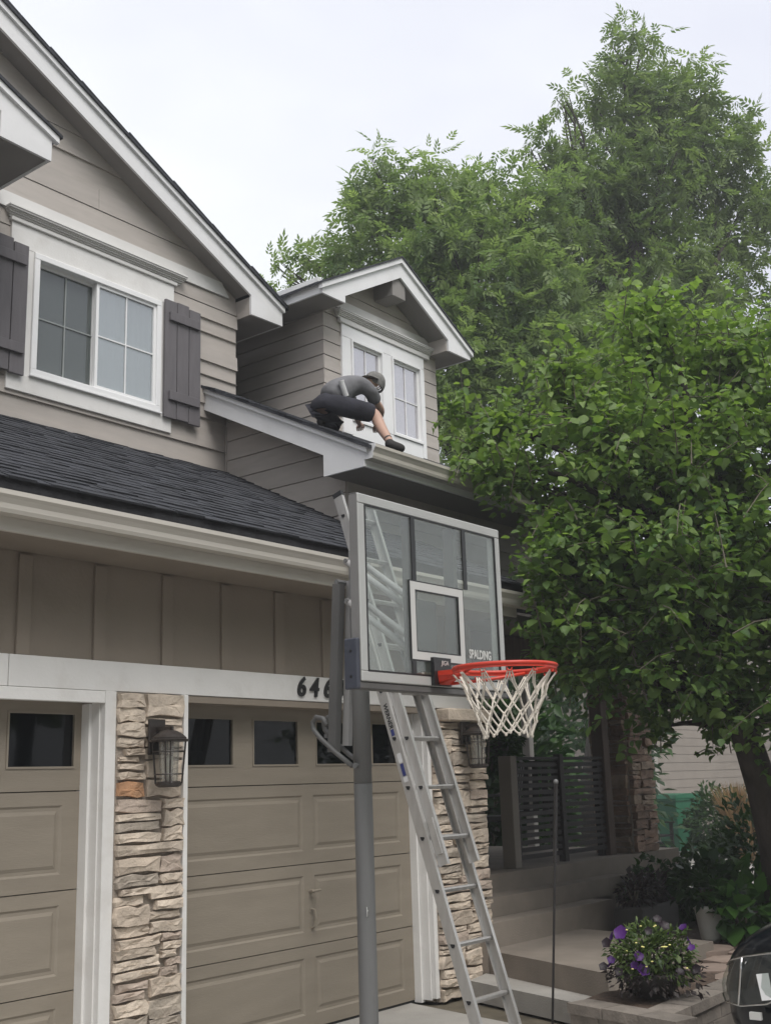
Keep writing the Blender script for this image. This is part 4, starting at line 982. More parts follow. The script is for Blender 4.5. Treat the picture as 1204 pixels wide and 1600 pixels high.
skin_mesh('shirt', [[(7.64, 6.635, 5.06, .130), (*SP1[:3], .150), (*SP2[:3], .155), (*SP3[:3], .126), (8.09, 6.572, 5.318, .072)], [(*SP3[:3], .122), (*RS[:3], .083), (8.11, 6.46, 5.17, .074), (8.165, 6.475, 5.14, .073)], [(*SP3[:3], .122), (*LSH[:3], .083), (8.19, 6.80, 5.22, .072)]], M_SHIRT, body)
skin_mesh('shorts', [[(7.66, 6.63, 5.075, .134), (7.60, 6.64, 5.02, .136), (7.585, 6.645, 4.985, .125)], [(7.60, 6.64, 5.02, .136), (7.62, 6.53, 4.99, .118), (7.79, 6.44, 4.975, .106), (7.925, 6.37, 4.955, .097), (7.965, 6.345, 4.945, .094)], [(7.60, 6.64, 5.02, .136), (7.60, 6.72, 5.0, .118), (7.72, 6.70, 4.93, .10), (7.79, 6.69, 4.895, .092), (7.77, 6.70, 4.87, .086)], [(7.60, 6.64, 5.02, .136), (7.585, 6.68, 4.95, .115)]], M_SHORTS, body)
skin_mesh('shoe', [[(7.885, 6.125, 4.625, .047), (7.862, 6.10, 4.575, .052), (7.92, 6.045, 4.552, .047), (7.975, 6.005, 4.535, .036)]], M_SHOE, body)
skin_mesh('shoe', [[(7.68, 6.71, 4.89, .05), (7.65, 6.72, 4.885, .052), (7.615, 6.725, 4.86, .036)]], M_SHOE, body)
skin_mesh('knee_pad', [[(7.815, 6.685, 4.90, .08), (7.79, 6.70, 4.875, .084), (7.735, 6.70, 4.885, .074), (7.67, 6.715, 4.885, .06)]], M_SHORTS, body)
skin_mesh('sock', [[(7.895, 6.145, 4.665, .043), (7.885, 6.12, 4.63, .045)]], M_SOCK, body)
b = MB(); hc = Vector((8.262, 6.56, 5.385)); ax = Vector((.35, 0, .94)).normalized(); ex = Vector((.94, 0, -.35)); ey = Vector((0, 1, 0))
prof = [(.090, -.066), (.101, -.04), (.104, .0), (.098, .04), (.080, .072), (.05, .090), (.012, .098)]; n_ = 18
vs_ = [hc+(ex*math.cos(2*math.pi*k/n_)*1.06+ey*math.sin(2*math.pi*k/n_)*.95)*r_+ax*z_ for r_, z_ in prof for k in range(n_)]
b.add(vs_, [(i*n_+k, i*n_+(k+1) % n_, (i+1)*n_+(k+1) % n_, (i+1)*n_+k) for i in range(6) for k in range(n_)]+[tuple(6*n_+k for k in range(n_))])
br = [hc+ex*(-.10*math.cos(a)*1.0)+ey*(.10*math.sin(a))-ax*.028 for a in np.linspace(-1.1, 1.1, 9)]+[hc+ex*(-.175*math.cos(a))+ey*(.125*math.sin(a))-ax*.05 for a in np.linspace(-1.1, 1.1, 9)]
b.add(br+[p+ax*.008 for p in br], [(i, i+1, i+10, i+9) for i in range(8)]+[(i+18, i+27, i+28, i+19) for i in range(8)])
b.build('cap', M_CAP, body, smooth=True)
for k in range(3):          # pale sleeve stripes
    o_ = .022*k
    b = MB(); c = Vector((8.035+o_*.9, 6.437+.003*k, 5.205-.010*k)); b.tube([c+Vector((-.035, -.078, .012)), c+Vector((.0, -.086, .02)), c+Vector((.03, -.078, .045))], .0045, 5); b.build('sleeve_stripe', M_SHIRTSTR, body)
tube_t = MB(); tube_t.tube([(7.715, 6.466, 5.085), (7.655, 6.472, 5.215)], .026, 14, cap=False); tube_t.tube([(7.715, 6.466, 5.085), (7.655, 6.472, 5.215)], .020, 14, cap=False)
tb = tube_t.build('plastic_tube', M_TUBEW); props(tb, 'white plastic tube tucked in the crouching person\'s back pocket', 'tube')
b = MB(); b.tube([(7.652, 6.4725, 5.222), (7.657, 6.4718, 5.211)], .029, 14, cap=False)
ring_ = b.build('tube_collar', M_TUBEW, tb)

# ------------------------------------------------------------------ porch fence with horizontal slats
fen = thing('slat_fence', (10.3, 6.05, .81), 'dark brown horizontal slat fence along the porch beside the stone column', 'fence')
for xa, xb in ((9.512, 10.36), (10.44, 11.28)):
    for k in range(14):
        z0 = .875+k*.0655
        box('slat', M_FENCE, fen, xa, xb, 6.035, 6.055, z0, z0+.042, c=.002)
box('post', M_FENCE, fen, 10.362, 10.438, 6.01, 6.085, .81, 1.85, c=.004)
box('post', M_FENCE, fen, 9.515, 9.56, 6.057, 6.10, .81, 1.79, c=.004)
box('post', M_FENCE, fen, 11.22, 11.278, 6.057, 6.12, .81, 1.79, c=.004)
box('top_rail', M_FENCE, fen, 9.512, 11.278, 6.02, 6.075, 1.793, 1.822, c=.004)

# porch furniture seen through the slats
def porch_chair(x, y, rz, label):
    t = thing('patio_chair', (x, y, .81), label, 'chair', 'chairs on the porch')
    Rz = Matrix.Translation((x, y, .81)) @ Matrix.Rotation(rz, 4, 'Z')
    def add(name, bm): 
        o = bm.build(name, M_IRON, t); o.data.transform(Rz); return o
    add('seat', MB().bbox(-.26, .26, -.25, .25, .40, .45, .01))
    for k in range(5): add('back_slat', MB().bar((-.22+.11*k, .25, .45), (-.22+.11*k, .34, .98), .07, .018, (0, 1, 0)))
    add('back_rail', MB().bar((-.27, .345, .99), (.27, .345, .99), .05, .03))
    for sx in (-.25, .25):
        add('leg', MB().bar((sx, -.23, 0), (sx, -.23, .64), .045, .045, (1, 0, 0))); add('leg', MB().bar((sx, .25, 0), (sx, .25, .45), .045, .045, (1, 0, 0)))
        add('armrest', MB().bar((sx, -.27, .65), (sx, .30, .65), .07, .025))
porch_chair(10.15, 6.75, R(200), 'black slatted patio chair behind the left half of the dark porch fence')
porch_chair(11.9, 7.3, R(130), 'black slatted patio chair behind the right half of the dark porch fence')

# ------------------------------------------------------------------ foliage tools
def rand_rot(n, tilt_mu=.6, tilt_sd=.5):
    """random frames whose normal leans off vertical; returns (n,3,3) with columns x,y(leaf axis),z(normal)"""
    az = rng.uniform(0, 2*np.pi, n); ti = np.abs(rng.normal(tilt_mu, tilt_sd, n)); ro = rng.uniform(0, 2*np.pi, n)
    z = np.stack([np.sin(ti)*np.cos(az), np.sin(ti)*np.sin(az), np.cos(ti)], 1)
    a = np.stack([np.cos(ro), np.sin(ro), np.zeros(n)], 1)
    y = a-z*(a*z).sum(1, keepdims=True); y /= np.linalg.norm(y, axis=1, keepdims=True)+1e-9
    x = np.cross(y, z)
    return np.stack([x, y, z], 2)
def frames_from(y, droop=.35, sd=.5):
    """frames whose leaf axis follows y, tipped downward, blade facing roughly up"""
    n = len(y); y = y+rng.normal(0, sd, (n, 3)); y[:, 2] -= droop; y /= np.linalg.norm(y, axis=1, keepdims=True)+1e-9
    up = np.tile([0, 0, 1.0], (n, 1))+rng.normal(0, .45, (n, 3))
    z = up-y*(up*y).sum(1, keepdims=True); z /= np.linalg.norm(z, axis=1, keepdims=True)+1e-9
    x = np.cross(y, z)
    return np.stack([x, y, z], 2)
BROAD_V = np.array([(0, 0, 0), (-.30, .10, .05), (-.47, .36, .09), (-.30, .72, .05), (0, 1.08, -.10), (.30, .72, .05), (.47, .36, .09), (.30, .10, .05), (0, .42, -.01), (0, .75, -.03)])
BROAD_F = np.array([(0, 8, 1), (1, 8, 2), (2, 8, 3), (3, 8, 9), (3, 9, 4), (4, 9, 5), (5, 9, 8), (5, 8, 6), (6, 8, 7), (7, 8, 0)])
SMALL_V = np.array([(0, 0, 0), (-.26, .45, .05), (0, 1.0, -.06), (.26, .45, .05)]); SMALL_F = np.array([(0, 2, 1), (0, 3, 2)])
def ash_leaf():
    """compound leaf: pairs of leaflets along a drooping stalk"""
    v, f = [], []
    def leaflet(base, d, L, w):
        d = d/np.linalg.norm(d); s = np.cross(d, [0, 0, 1.0]); s /= np.linalg.norm(s)+1e-9
        k = len(v); v.extend([base, base+d*L*.45+s*w, base+d*L+np.array([0, 0, -.05*L]), base+d*L*.45-s*w]); f.extend([(k, k+2, k+1), (k, k+3, k+2)])
    for t, ang in ((.35, 60), (.6, 52), (.84, 42)):
        b = np.array([0, t, -.22*t*t])
        for sg in (-1, 1):
            a = R(ang)*sg; leaflet(b, np.array([math.sin(a), math.cos(a), -.22]), .50, .105)
    leaflet(np.array([0, 1.0, -.22]), np.array([0, 1, -.35]), .52, .11)
    return np.array(v), np.array(f)
ASH_V, ASH_F = ash_leaf()
def scatter(name, V, F, pos, frames, size, m, parent, tint, world=None, curl=1.2):
    n, k = len(pos), len(V)
    Vn = np.repeat(V[None], n, 0)*np.stack([rng.uniform(.75, 1.15, n), np.ones(n), rng.uniform(-.4, 1+curl*1.6, n)], 1)[:, None, :]
    P = np.einsum('nij,nkj->nki', frames, Vn)*size[:, None, None]+pos[:, None, :]
    faces = (F[None]+(np.arange(n)*k)[:, None, None]).reshape(-1, F.shape[1])
    return fast_mesh(name, P.reshape(-1, 3), faces, m, parent, np.repeat(tint, k))
def blob_points(blobs, dens, shell=.55, flat=.85, lo=.65, hi=1.08):
    """points in the given spheres, thicker towards their skins"""
    out, dirs = [], []
    for (x, y, z, r) in blobs:
        n = max(6, int(dens*r**2.3))
        d = rng.normal(0, 1, (n, 3)); d /= np.linalg.norm(d, axis=1, keepdims=True)
        rr = r*(shell+(1-shell)*rng.random(n)**.7)*rng.uniform(lo, hi, n)
        p = d*rr[:, None]; p[:, 2] *= flat
        out.append(p+np.array([x, y, z])); dirs.append(d)
    return np.concatenate(out), np.concatenate(dirs)
def curve_pts(a, b, sag, n=7, wob=.05):
    a, b = Vector(a), Vector(b); L = (b-a).length; out = []
    ph = random.uniform(0, 6)
    for i in range(n):
        t = i/(n-1); p = a.lerp(b, t); p.z += sag*math.sin(math.pi*t)*L
        w_ = wob*L*math.sin(math.pi*t); p += Vector((math.sin(ph+t*5), math.cos(ph+t*4), 0))*w_; out.append(p)
    return out

# ------------------------------------------------------------------ near broad-leaved tree
NEAR = [(9.08,4.10,5.46,0.43), (9.77,3.62,5.28,0.61), (8.69,4.63,4.94,0.45), (8.52,5.27,4.72,0.32), (8.62,4.26,4.38,0.65), (9.19,3.61,4.19,0.71), (8.31,4.92,4.14,0.33), (8.31,5.37,4.28,0.20), (8.32,4.47,3.53,0.53), (8.63,3.85,3.27,0.67), (9.24,3.39,3.28,0.63), (8.14,4.59,2.95,0.31), (8.54,4.20,2.63,0.44), (9.08,3.73,2.52,0.52), (9.99,3.07,4.66,0.79), (9.85,3.21,3.06,0.82), (9.31,4.20,2.27,0.30), (10.10,4.72,4.80,1.07), (10.68,4.31,3.48,1.06), (9.63,5.00,3.44,0.78), (9.16,4.04,5.78,0.20), (9.02,5.13,2.52,0.25), (10.76,4.42,2.07,0.24), (9.76,3.17,2.14,0.58), (10.3,2.1,4.2,1.2), (11.3,3.0,4.9,1.3), (11.6,3.6,3.2,1.1), (10.9,2.2,2.9,.9), (9.5,4.6,4.1,.7), (9.4,4.9,3.0,.5), (8.25,4.76,2.75,.27), (8.67,4.55,2.42,.32), (9.16,4.30,2.28,.32), (9.52,4.01,2.18,.30), (8.14,4.66,3.24,.32), (9.70,4.60,2.02,.18), (8.20,5.15,4.22,.23), (8.28,5.47,4.52,.21), (8.41,5.69,4.95,.15), (9.40,3.60,2.20,.33)]  # includes unseen clumps right of frame, added to shade the steps
tree = thing('broadleaf_tree', (10.35, 3.86, .2), 'bushy broad leaved tree in front of the porch, its leaves hiding the gutter ends', 'tree')
tb_ = MB(); trunk_pts = [(10.40, 3.86, .15), (10.25, 3.84, .94), (10.07, 3.85, 1.48), (9.84, 3.86, 1.92), (9.66, 3.92, 2.5), (9.6, 4.0, 3.2)]
tb_.tube(trunk_pts, [.19, .155, .14, .125, .10, .07], 12); tr_ = tb_.build('trunk', M_BARK, tree, smooth=True)
tw = MB(); fork = Vector((9.66, 3.92, 2.5))
lb = MB()
for (x, y, z, r) in NEAR:
    st_ = Vector(trunk_pts[3]) if z < 3 else (fork if z < 4.3 else Vector(trunk_pts[5]))
    p = curve_pts(st_, (x, y, z), .10, 8, .06); L = len(p)
    lb.tube(p, [.045*(1-i/(L-1))+.010 for i in range(L)], 6)
lb.build('limb', M_BARK, tree, smooth=True)
sp, sdir = blob_points(NEAR, 350, .3, 1.0, .4, 1.42)
V_all, ax_all, sz_all = [], [], []
ns = len(sp); slen = rng.uniform(.2, .62, ns)
sdir2 = sdir*.6+rng.normal(0, .5, (ns, 3)); sdir2[:, 2] += .25; sdir2 /= np.linalg.norm(sdir2, axis=1, keepdims=True)
for i in range(ns):
    a = sp[i]-sdir2[i]*slen[i]*.5; e_ = sp[i]+sdir2[i]*slen[i]*.5; mid = (a+e_)/2+np.array([0, 0, .03])
    if i % 2 == 0: tw.tube([a, mid, e_], [.006, .0045, .002], 4)
    nl = int(5+slen[i]*18); t_ = (np.arange(nl)+.5)/nl
    side = np.cross(sdir2[i], [0, 0, 1.0]); side /= np.linalg.norm(side)+1e-9
    for j in range(nl):
        sgn = 1 if j % 2 else -1
        ax_ = sdir2[i]*.45+side*sgn*.8
        V_all.append(a+(e_-a)*t_[j]+ax_*.03); ax_all.append(ax_); sz_all.append(rng.uniform(.045, .122)*(1.05-.3*t_[j]))
lpos = np.array(V_all); lax = np.array(ax_all); lsz = np.array(sz_all)
lfr = frames_from(lax, .45, .45)
ltint = np.clip(rng.normal(.42, .24, len(lpos))+.30*(lpos[:, 2]-3.7)/2, 0, 1)  # tint rises with height: the lit crown top is put into the leaf colour
o = tw.build('twig', M_TWIG, tree, fix=False); o['kind'] = 'stuff'
# the leaves nearest the camera are separate pieces, the rest one mass
camv = np.array(CAM_LOC); rel = lpos-camv
zc_ = rel @ np.array(fwd); xc_ = rel @ np.array(r2)/zc_; yc_ = rel @ np.array(u2)/zc_
inframe = (np.abs(xc_) < .333) & (np.abs(yc_) < .442)
score = np.where(inframe, lsz/zc_, 0)-np.where(zc_ > 9.3, .003, 0)
order = np.argsort(-score); pick = order[:300]; rest = np.ones(len(lpos), bool); rest[pick] = False
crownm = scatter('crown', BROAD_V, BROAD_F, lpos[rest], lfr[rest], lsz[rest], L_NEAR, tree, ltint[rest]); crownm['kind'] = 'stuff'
leaf_variants = []
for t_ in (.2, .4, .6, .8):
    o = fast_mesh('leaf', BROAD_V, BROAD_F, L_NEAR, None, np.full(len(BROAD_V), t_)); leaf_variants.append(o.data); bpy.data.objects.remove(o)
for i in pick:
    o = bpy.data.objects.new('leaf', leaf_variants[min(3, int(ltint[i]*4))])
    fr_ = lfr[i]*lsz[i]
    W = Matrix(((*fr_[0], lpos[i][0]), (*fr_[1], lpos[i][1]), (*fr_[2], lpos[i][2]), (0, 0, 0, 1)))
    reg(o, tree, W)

# ------------------------------------------------------------------ tall ash trees behind the house
ASH = [(18.34,8.08,15.13,0.49), (18.33,8.51,14.01,0.86), (19.04,7.67,13.86,1.04), (19.71,7.15,13.00,1.04), (18.52,8.09,12.31,1.31), (17.53,8.65,11.98,0.93), (20.17,6.93,12.03,0.86), (17.29,9.37,13.07,0.30), (17.52,9.14,10.74,1.11), (18.50,7.99,10.47,1.28), (20.19,7.30,10.97,0.73), (21.80,6.35,12.47,.95), (17.90,8.46,9.06,1.25), (19.18,7.70,8.97,1.05), (21.23,6.46,9.74,.8), (17.30,9.05,13.87,0.21), (17.16,9.58,12.96,0.30), (17.53,9.29,12.48,0.48)]
ASH2 = [(16.09,9.20,10.98,0.83), (15.55,9.75,11.33,0.61), (15.09,10.38,11.25,0.78), (14.43,11.12,11.49,0.64), (14.29,11.46,11.07,0.50), (14.56,10.59,10.28,0.97), (15.36,9.71,9.93,1.14), (16.15,8.99,9.16,1.08), (14.35,11.68,10.32,0.56), (14.20,12.58,10.62,0.36), (13.88,13.05,10.47,0.28), (14.89,9.98,8.60,1.00), (14.53,10.05,7.42,0.77), (15.64,9.26,7.95,0.95), (14.59,9.39,6.76,0.60), (16.83,8.61,7.87,1.08), (14.77,10.53,11.90,0.24), (14.28,11.13,11.98,0.28)]
def ash_tree(base, top, blobs, label, dens, tsh):
    t = thing('ash_tree', base, label, 'tree', 'ash trees behind the house')
    b = MB(); p = curve_pts(base, top, 0, 9, .015); b.tube(p, [.32*(1-i/8)**.8+.035 for i in range(9)], 10); b.build('trunk', M_BARK, t, smooth=True)
    lb = MB()
    for (x, y, z, r) in blobs:
        c = Vector((x, y, z)); k = min(6, max(2, int((z-3.2)/(top[2]-base[2])*8))); s_ = p[k]
        if s_.z > z-.3: s_ = p[max(2, k-2)]
        q = curve_pts(s_, c, .06, 8, .05); L = len(q); lb.tube(q, [.075*(1-i/(L-1))+.012 for i in range(L)], 6)
        for _ in range(4):
            d = Vector((random.gauss(0, 1), random.gauss(0, 1), abs(random.gauss(.6, .6)))).normalized()*r*.9
            q = curve_pts(q[5], c+d, .05, 5, .06)[:5]; lb.tube(q, [.03, .024, .018, .012, .006], 5); q = curve_pts(s_, c, .06, 8, .05)
    lb.build('limb', M_BARK, t, smooth=True)
    sp, sd_ = blob_points(blobs, dens, .35, 1.0, .5, 1.22)
    # shoots of five leaves
    n = len(sp); k = 5
    d2 = sd_*.7+rng.normal(0, .5, (n, 3)); d2[:, 2] += .35; d2 /= np.linalg.norm(d2, axis=1, keepdims=True)
    pos = (sp[:, None, :]+d2[:, None, :]*(np.arange(k)*.085)[None, :, None]).reshape(-1, 3)
    ax_ = (d2[:, None, :]*.4+rng.normal(0, .7, (n, k, 3))).reshape(-1, 3)
    fr_ = frames_from(ax_, .25, .2)
    c = scatter('crown', ASH_V, ASH_F, pos, fr_, rng.uniform(.17, .30, n*k), L_ASH, t, np.clip(np.repeat(rng.normal(.45+tsh, .22, n), k)+rng.normal(0, .1, n*k), 0, 1)); c['kind'] = 'stuff'
ash_tree((17.25, 9.5, 0), (18.5, 8.0, 14.6), ASH, 'tallest ash tree behind the house, its thin spire reaching the top of the sky', 150, 0)
ash_tree((15.4, 10.3, 0), (15.2, 10.2, 11.0), ASH2, 'lower rounded ash tree rising directly behind the dormer roof', 185, .05)

# ------------------------------------------------------------------ garden by the steps
def bush(name, label, cat, loc, r, n, V, F, size, m, sq=.8, stems=6, group=None, tilt=.7, colr=.45, parent=None, stem_m=None):
    t = parent or thing(name, loc, label, cat, group)
    b = MB()
    for k in range(stems):
        a = random.uniform(0, 6.28); d = random.uniform(.2, .8)
        b.tube(curve_pts(loc, (loc[0]+r*d*math.cos(a), loc[1]+r*d*math.sin(a), loc[2]+r*sq*random.uniform(.9, 1.7)), .05, 5, .05), [.012, .010, .008, .006, .003], 5)
    if stems: b.build('stem', stem_m or M_TWIG, t, fix=False)
    d = rng.normal(0, 1, (n, 3)); d /= np.linalg.norm(d, axis=1, keepdims=True); rr = r*(.45+.55*rng.random(n)**.6)*(1+.16*np.sin(d[:, 0]*5+1)+.12*np.sin(d[:, 1]*7)+.1*np.sin(d[:, 2]*9))
    p = d*rr[:, None]; p[:, 2] *= sq; p += np.array(loc)+np.array([0, 0, r*sq*.95])
    keep = p[:, 2] > loc[2]+.01; p, d = p[keep], d[keep]
    fr_ = frames_from(d.copy(), .15, .5)
    c = scatter('foliage', V, F, p, fr_, rng.uniform(size*.65, size*1.25, len(p)), m, t, np.clip(rng.normal(colr, .25, len(p)), 0, 1)); c['kind'] = 'stuff'
    return t
bush('leafy_shrub', 'loose green shrub right of the porch slab, below the green bin', 'shrub', (11.2, 4.98, .2), .40, 1000, BROAD_V, BROAD_F, .07, L_SHRUB, .8, colr=.6)
bush('leafy_shrub', 'dark bushy shrub at the right edge under the tree trunk', 'shrub', (12.9, 4.9, .02), .8, 2600, SMALL_V, SMALL_F, .11, L_SHRUB, .8, colr=.25)
bush('leafy_shrub', 'small dark green shrub tucked against the front of the porch slab', 'shrub', (10.95, 5.35, .2), .36, 800, BROAD_V, BROAD_F, .07, L_SHRUB, .8, colr=.35)
bush('garden_plant', 'bright green broad leaved plant spilling right of the white pot', 'plant', (10.12, 4.16, .2), .30, 190, BROAD_V, BROAD_F, .16, L_HOSTA, .95, colr=.55)
t = thing('plant_pot', (9.98, 4.40, .2), 'white ceramic pot among the green plants', 'pot')
b = MB(); b.lathe((9.98, 4.40, .2), [(.07, 0), (.09, .03), (.125, .26), (.135, .27), (.135, .30), (.12, .30), (.115, .26)], 22); b.build('pot', M_WHITEPOT, t, smooth=True)
b = MB(); b.lathe((9.98, 4.40, .2), [(.0, .255), (.115, .262)], 16); b.build('potting_soil', M_MULCH, t)
bush('x', None, None, (9.98, 4.42, .46), .26, 260, BROAD_V, BROAD_F, .10, L_SHRUB, .8, stems=4, colr=.3, parent=t)
# trough of purple foliage on the bed beside the steps
t = thing('planter_trough', (10.2, 5.15, .2), 'black planter trough of dull purple foliage beside the concrete steps', 'planter')
b = MB(); b.bbox(9.86, 10.62, 4.98, 5.26, .2, .46, .012); b.build('trough', M_POT, t)
for x in (10.0, 10.24, 10.48): bush('x', None, None, (x, 5.12, .44), .15, 200, SMALL_V, SMALL_F, .075, L_PURP, .9, stems=3, parent=t)

# flower bowl on the block wall
wallr = thing('retaining_wall', (6.9, 3.4, 0), 'low grey block retaining wall carrying the flower bowl', 'wall')
def block_run(p, q, z0, z1, n, dep, over=0.0, mm=M_BLOCK, ph=0.0):
    p, q = Vector(p), Vector(q); d = (q-p)/n; nn = Vector((-d.y, d.x, 0)).normalized()
    for i in range(n):
        a, c = p+d*(i+.012), p+d*(i+.988)
        b = MB(); j = random.uniform(-.006, .006)
        vs = []
        for zz in (z0, z1-.003):
            for pt_ in (a-nn*(over+j), c-nn*(over+j), c+nn*dep, a+nn*dep): vs.append((pt_.x, pt_.y, zz))
        b.add(vs, [(3, 2, 1, 0), (4, 5, 6, 7), (0, 1, 5, 4), (1, 2, 6, 5), (2, 3, 7, 6), (3, 0, 4, 7)])
        o = b.build('block', mm, wallr)
core = MB(); core.prism([(6.73, 3.93), (6.555, 3.27), (8.1, 3.32), (8.1, 3.5), (6.75, 3.45), (6.86, 3.93)], 'xy', 0, .235); core.build('block_core', M_BLOCK, wallr)
A_, B_, C_ = (6.70, 3.93, 0), (6.52, 3.24, 0), (8.10, 3.29, 0)
block_run(A_, B_, 0, .10, 3, .16); block_run(A_, B_, .102, .19, 3, .16); block_run(A_, (6.48, 3.10, 0), .192, .255, 3, .17, .02)
block_run(B_, C_, 0, .10, 6, .16); block_run(B_, C_, .102, .19, 5, .16); block_run((6.66, 3.246, 0), C_, .192, .254, 5, .17, .02)
sheet('planter_soil', M_MULCH, [(6.85, 3.93), (6.69, 3.41), (8.10, 3.45), (8.9, 3.8), (7.62, 3.73), (7.2, 3.96)], .236)
for i, (px_, py_) in enumerate(((8.15, 3.42), (8.62, 3.40), (9.08, 3.44), (8.4, 3.72), (8.85, 3.75), (9.3, 3.75), (9.3, 4.1), (9.72, 3.62))):
    b = MB(); n_ = 7; rr = .23
    pl = [(px_+rr*(1+.18*math.sin(k*2.1+i))*math.cos(2*math.pi*k/n_+i), py_+.8*rr*(1+.15*math.cos(k*1.7+i))*math.sin(2*math.pi*k/n_+i)) for k in range(n_)]
    b.prism(pl, 'xy', .19, .245); o = b.build('flagstone', M_PAVER); o['kind'] = 'structure'
bowl = thing('flower_bowl', (7.15, 3.55, .24), 'dark bowl of purple petunias with trailing foliage on the block wall', 'flower pot')
b = MB(); b.lathe((7.12, 3.56, .255), [(.10, 0), (.15, .05), (.205, .13), (.215, .15), (.195, .15), (.18, .12)], 20); b.build('bowl', M_POT, bowl, smooth=True)
bush('x', None, None, (7.12, 3.56, .345), .26, 1500, SMALL_V, SMALL_F, .05, L_PETF, .62, stems=10, parent=bowl, colr=.5, stem_m=M_SHOE)
bush('x', None, None, (7.12, 3.56, .26), .31, 700, SMALL_V, SMALL_F, .045, L_PURP, .45, stems=6, parent=bowl, colr=.4, stem_m=M_SHOE)
PET_V = np.array([(0, 0, -.25)]+[(math.cos(a)*(1 if k % 2 == 0 else .82), math.sin(a)*(1 if k % 2 == 0 else .82), .12+.06*(k % 2)) for k, a in enumerate(np.linspace(0, 2*math.pi, 11)[:-1])])
PET_F = np.array([(0, 1+k, 1+(k+1) % 10) for k in range(10)])
def flower(c, r, m, tint, nrm_):
    z = Vector(nrm_).normalized(); x = z.orthogonal().normalized(); y = z.cross(x)
    W = Matrix(((x.x*r, y.x*r, z.x*r, c[0]), (x.y*r, y.y*r, z.y*r, c[1]), (x.z*r, y.z*r, z.z*r, c[2]), (0, 0, 0, 1)))
    return fast_mesh('petunia_flower', PET_V, PET_F, m, bowl, np.full(11, tint), world=W)
cdir = (CAM_LOC-Vector((7.12, 3.56, .5))).normalized()
sidev = Vector((-cdir.y, cdir.x, 0)).normalized()
for i, (u, v, r, m, tt) in enumerate(((.21, .36, .030, L_PETAL, .4), (.25, .24, .026, L_PETAL, .5), (-.17, .33, .05, L_PETAL, .6), (-.07, .19, .034, L_PETAL, .8), (-.05, .11, .045, L_PETAL, .3), (-.10, .14, .03, L_PETAL, .5), (.10, .37, .035, L_DKPETAL, .4), (.06, .41, .03, L_DKPETAL, .4), (.27, .12, .03, L_DKPETAL, .5), (-.26, .27, .035, L_DKPETAL, .3), (-.29, .13, .032, L_DKPETAL, .4), (.17, .10, .03, L_DKPETAL, .4), (-.2, .1, .03, L_DKPETAL, .4), (.0, .34, .028, L_DKPETAL, .5), (-.24, .17, .028, L_PETAL, .1))):
    # u positive is to the left as seen from the street
    c = Vector((7.12, 3.56, .30+v))+sidev*(u)+cdir*(.27-.35*abs(v-.2))
    flower(c, r, m, tt, cdir+Vector((random.uniform(-.5, .5), random.uniform(-.5, .5), random.uniform(.1, .9))))
for i in range(12):          # blooms on the far side of the bowl as well
    aa = math.atan2(cdir.y, cdir.x)+math.pi*(.45+1.1*i/11); h_ = .12+.22*((i*5) % 7)/7; ro = .27-.3*abs(h_-.2)
    dn_ = Vector((math.cos(aa), math.sin(aa), .4))
    flower(Vector((7.12+ro*math.cos(aa), 3.56+ro*math.sin(aa), .30+h_)), random.uniform(.026, .045), L_PETAL if i % 3 else L_DKPETAL, random.random(), dn_)
for i in range(15):
    u, v = random.uniform(-.2, .22), random.uniform(.08, .38)
    c = Vector((7.12, 3.56, .30+v))+sidev*u+cdir*(.285-.3*abs(v-.2)); b = MB(); b.lathe(c, [(.002, -.004), (.009 if i else .024, .0), (.004, .005)], 7); b.build('pale_blossom', M_YELLOW, bowl)

# garden stake and hook by the steps
st_ = thing('garden_stake', (7.20, 4.36, 0), 'thin black metal garden pole with a round knob standing before the steps', 'pole')
g0, g1_ = Vector((7.20, 4.36, 0)), Vector((7.25, 4.245, 1.575))
b = MB(); b.tube([g0, g0.lerp(g1_, .5), g0.lerp(g1_, .75)], .0085, 8); b.build('shaft', M_IRON, st_)
b = MB(); b.tube([g0.lerp(g1_, .66), g1_], .0135, 8); b.build('sleeve', M_IRON, st_)
b = MB(); b.lathe(g1_+Vector((0, 0, .012)), [(.006, -.020), (.016, -.011), (.019, 0), (.015, .013), (.004, .019)], 10); b.build('knob', M_STEEL, st_, smooth=True)
hk = thing('boot_hook', (6.98, 4.06, 0), 'short black metal loop handle sticking up at the foot of the steps', 'tool handle')
b = MB(); b.tube([(6.98, 4.06, 0), (6.975, 4.06, .10), (6.99, 4.075, .19), (7.005, 4.04, .20), (7.0, 4.035, .14), (6.975, 4.06, .07)], .009, 8); b.build('loop_handle', M_IRON, hk, smooth=True)
b = MB(); b.bar((6.94, 4.06, .01), (7.02, 4.06, .01), .06, .018); b.build('foot_plate', M_IRON, hk)

# ------------------------------------------------------------------ things further off
nh = thing('neighbour_house', (30, 13.2, 0), 'pale beige neighbouring house wall seen far right beyond the green bin', 'house')
b = MB(); b.box(25.8, 42, 12.42, 20, 0, 6.0); nw_ = b.build('wall', M_NEIGH, nh)
for k in range(30): lap_board('siding_board', nw_, M_NEIGH, 'x', 12.42, 1, 25.8, 42, 25.8, 42, .1+k*.2, .1+(k+1)*.2+.005)
b = MB(); b.bbox(25.68, 25.86, 12.34, 12.46, 0, 6.0, .01); b.build('corner_trim', M_NEIGHTRIM, nh)
b = MB(); b.tube([(25.60, 12.36, .05), (25.60, 12.36, 5.9)], .05, 8); b.build('downspout', M_TUBEDK, nh)
b = MB(); b.prism([(11.9, 5.9), (20.5, 5.9), (16.2, 8.4)], 'yz', 25.2, 42.5); b.build('roof', M_SHINGLE, nh)
bn = thing('wheelie_bin', (23.3, 10.75, .02), 'green plastic wheelie bin standing by the neighbouring house', 'bin')
bx, by, bz = 23.3, 10.75, .02
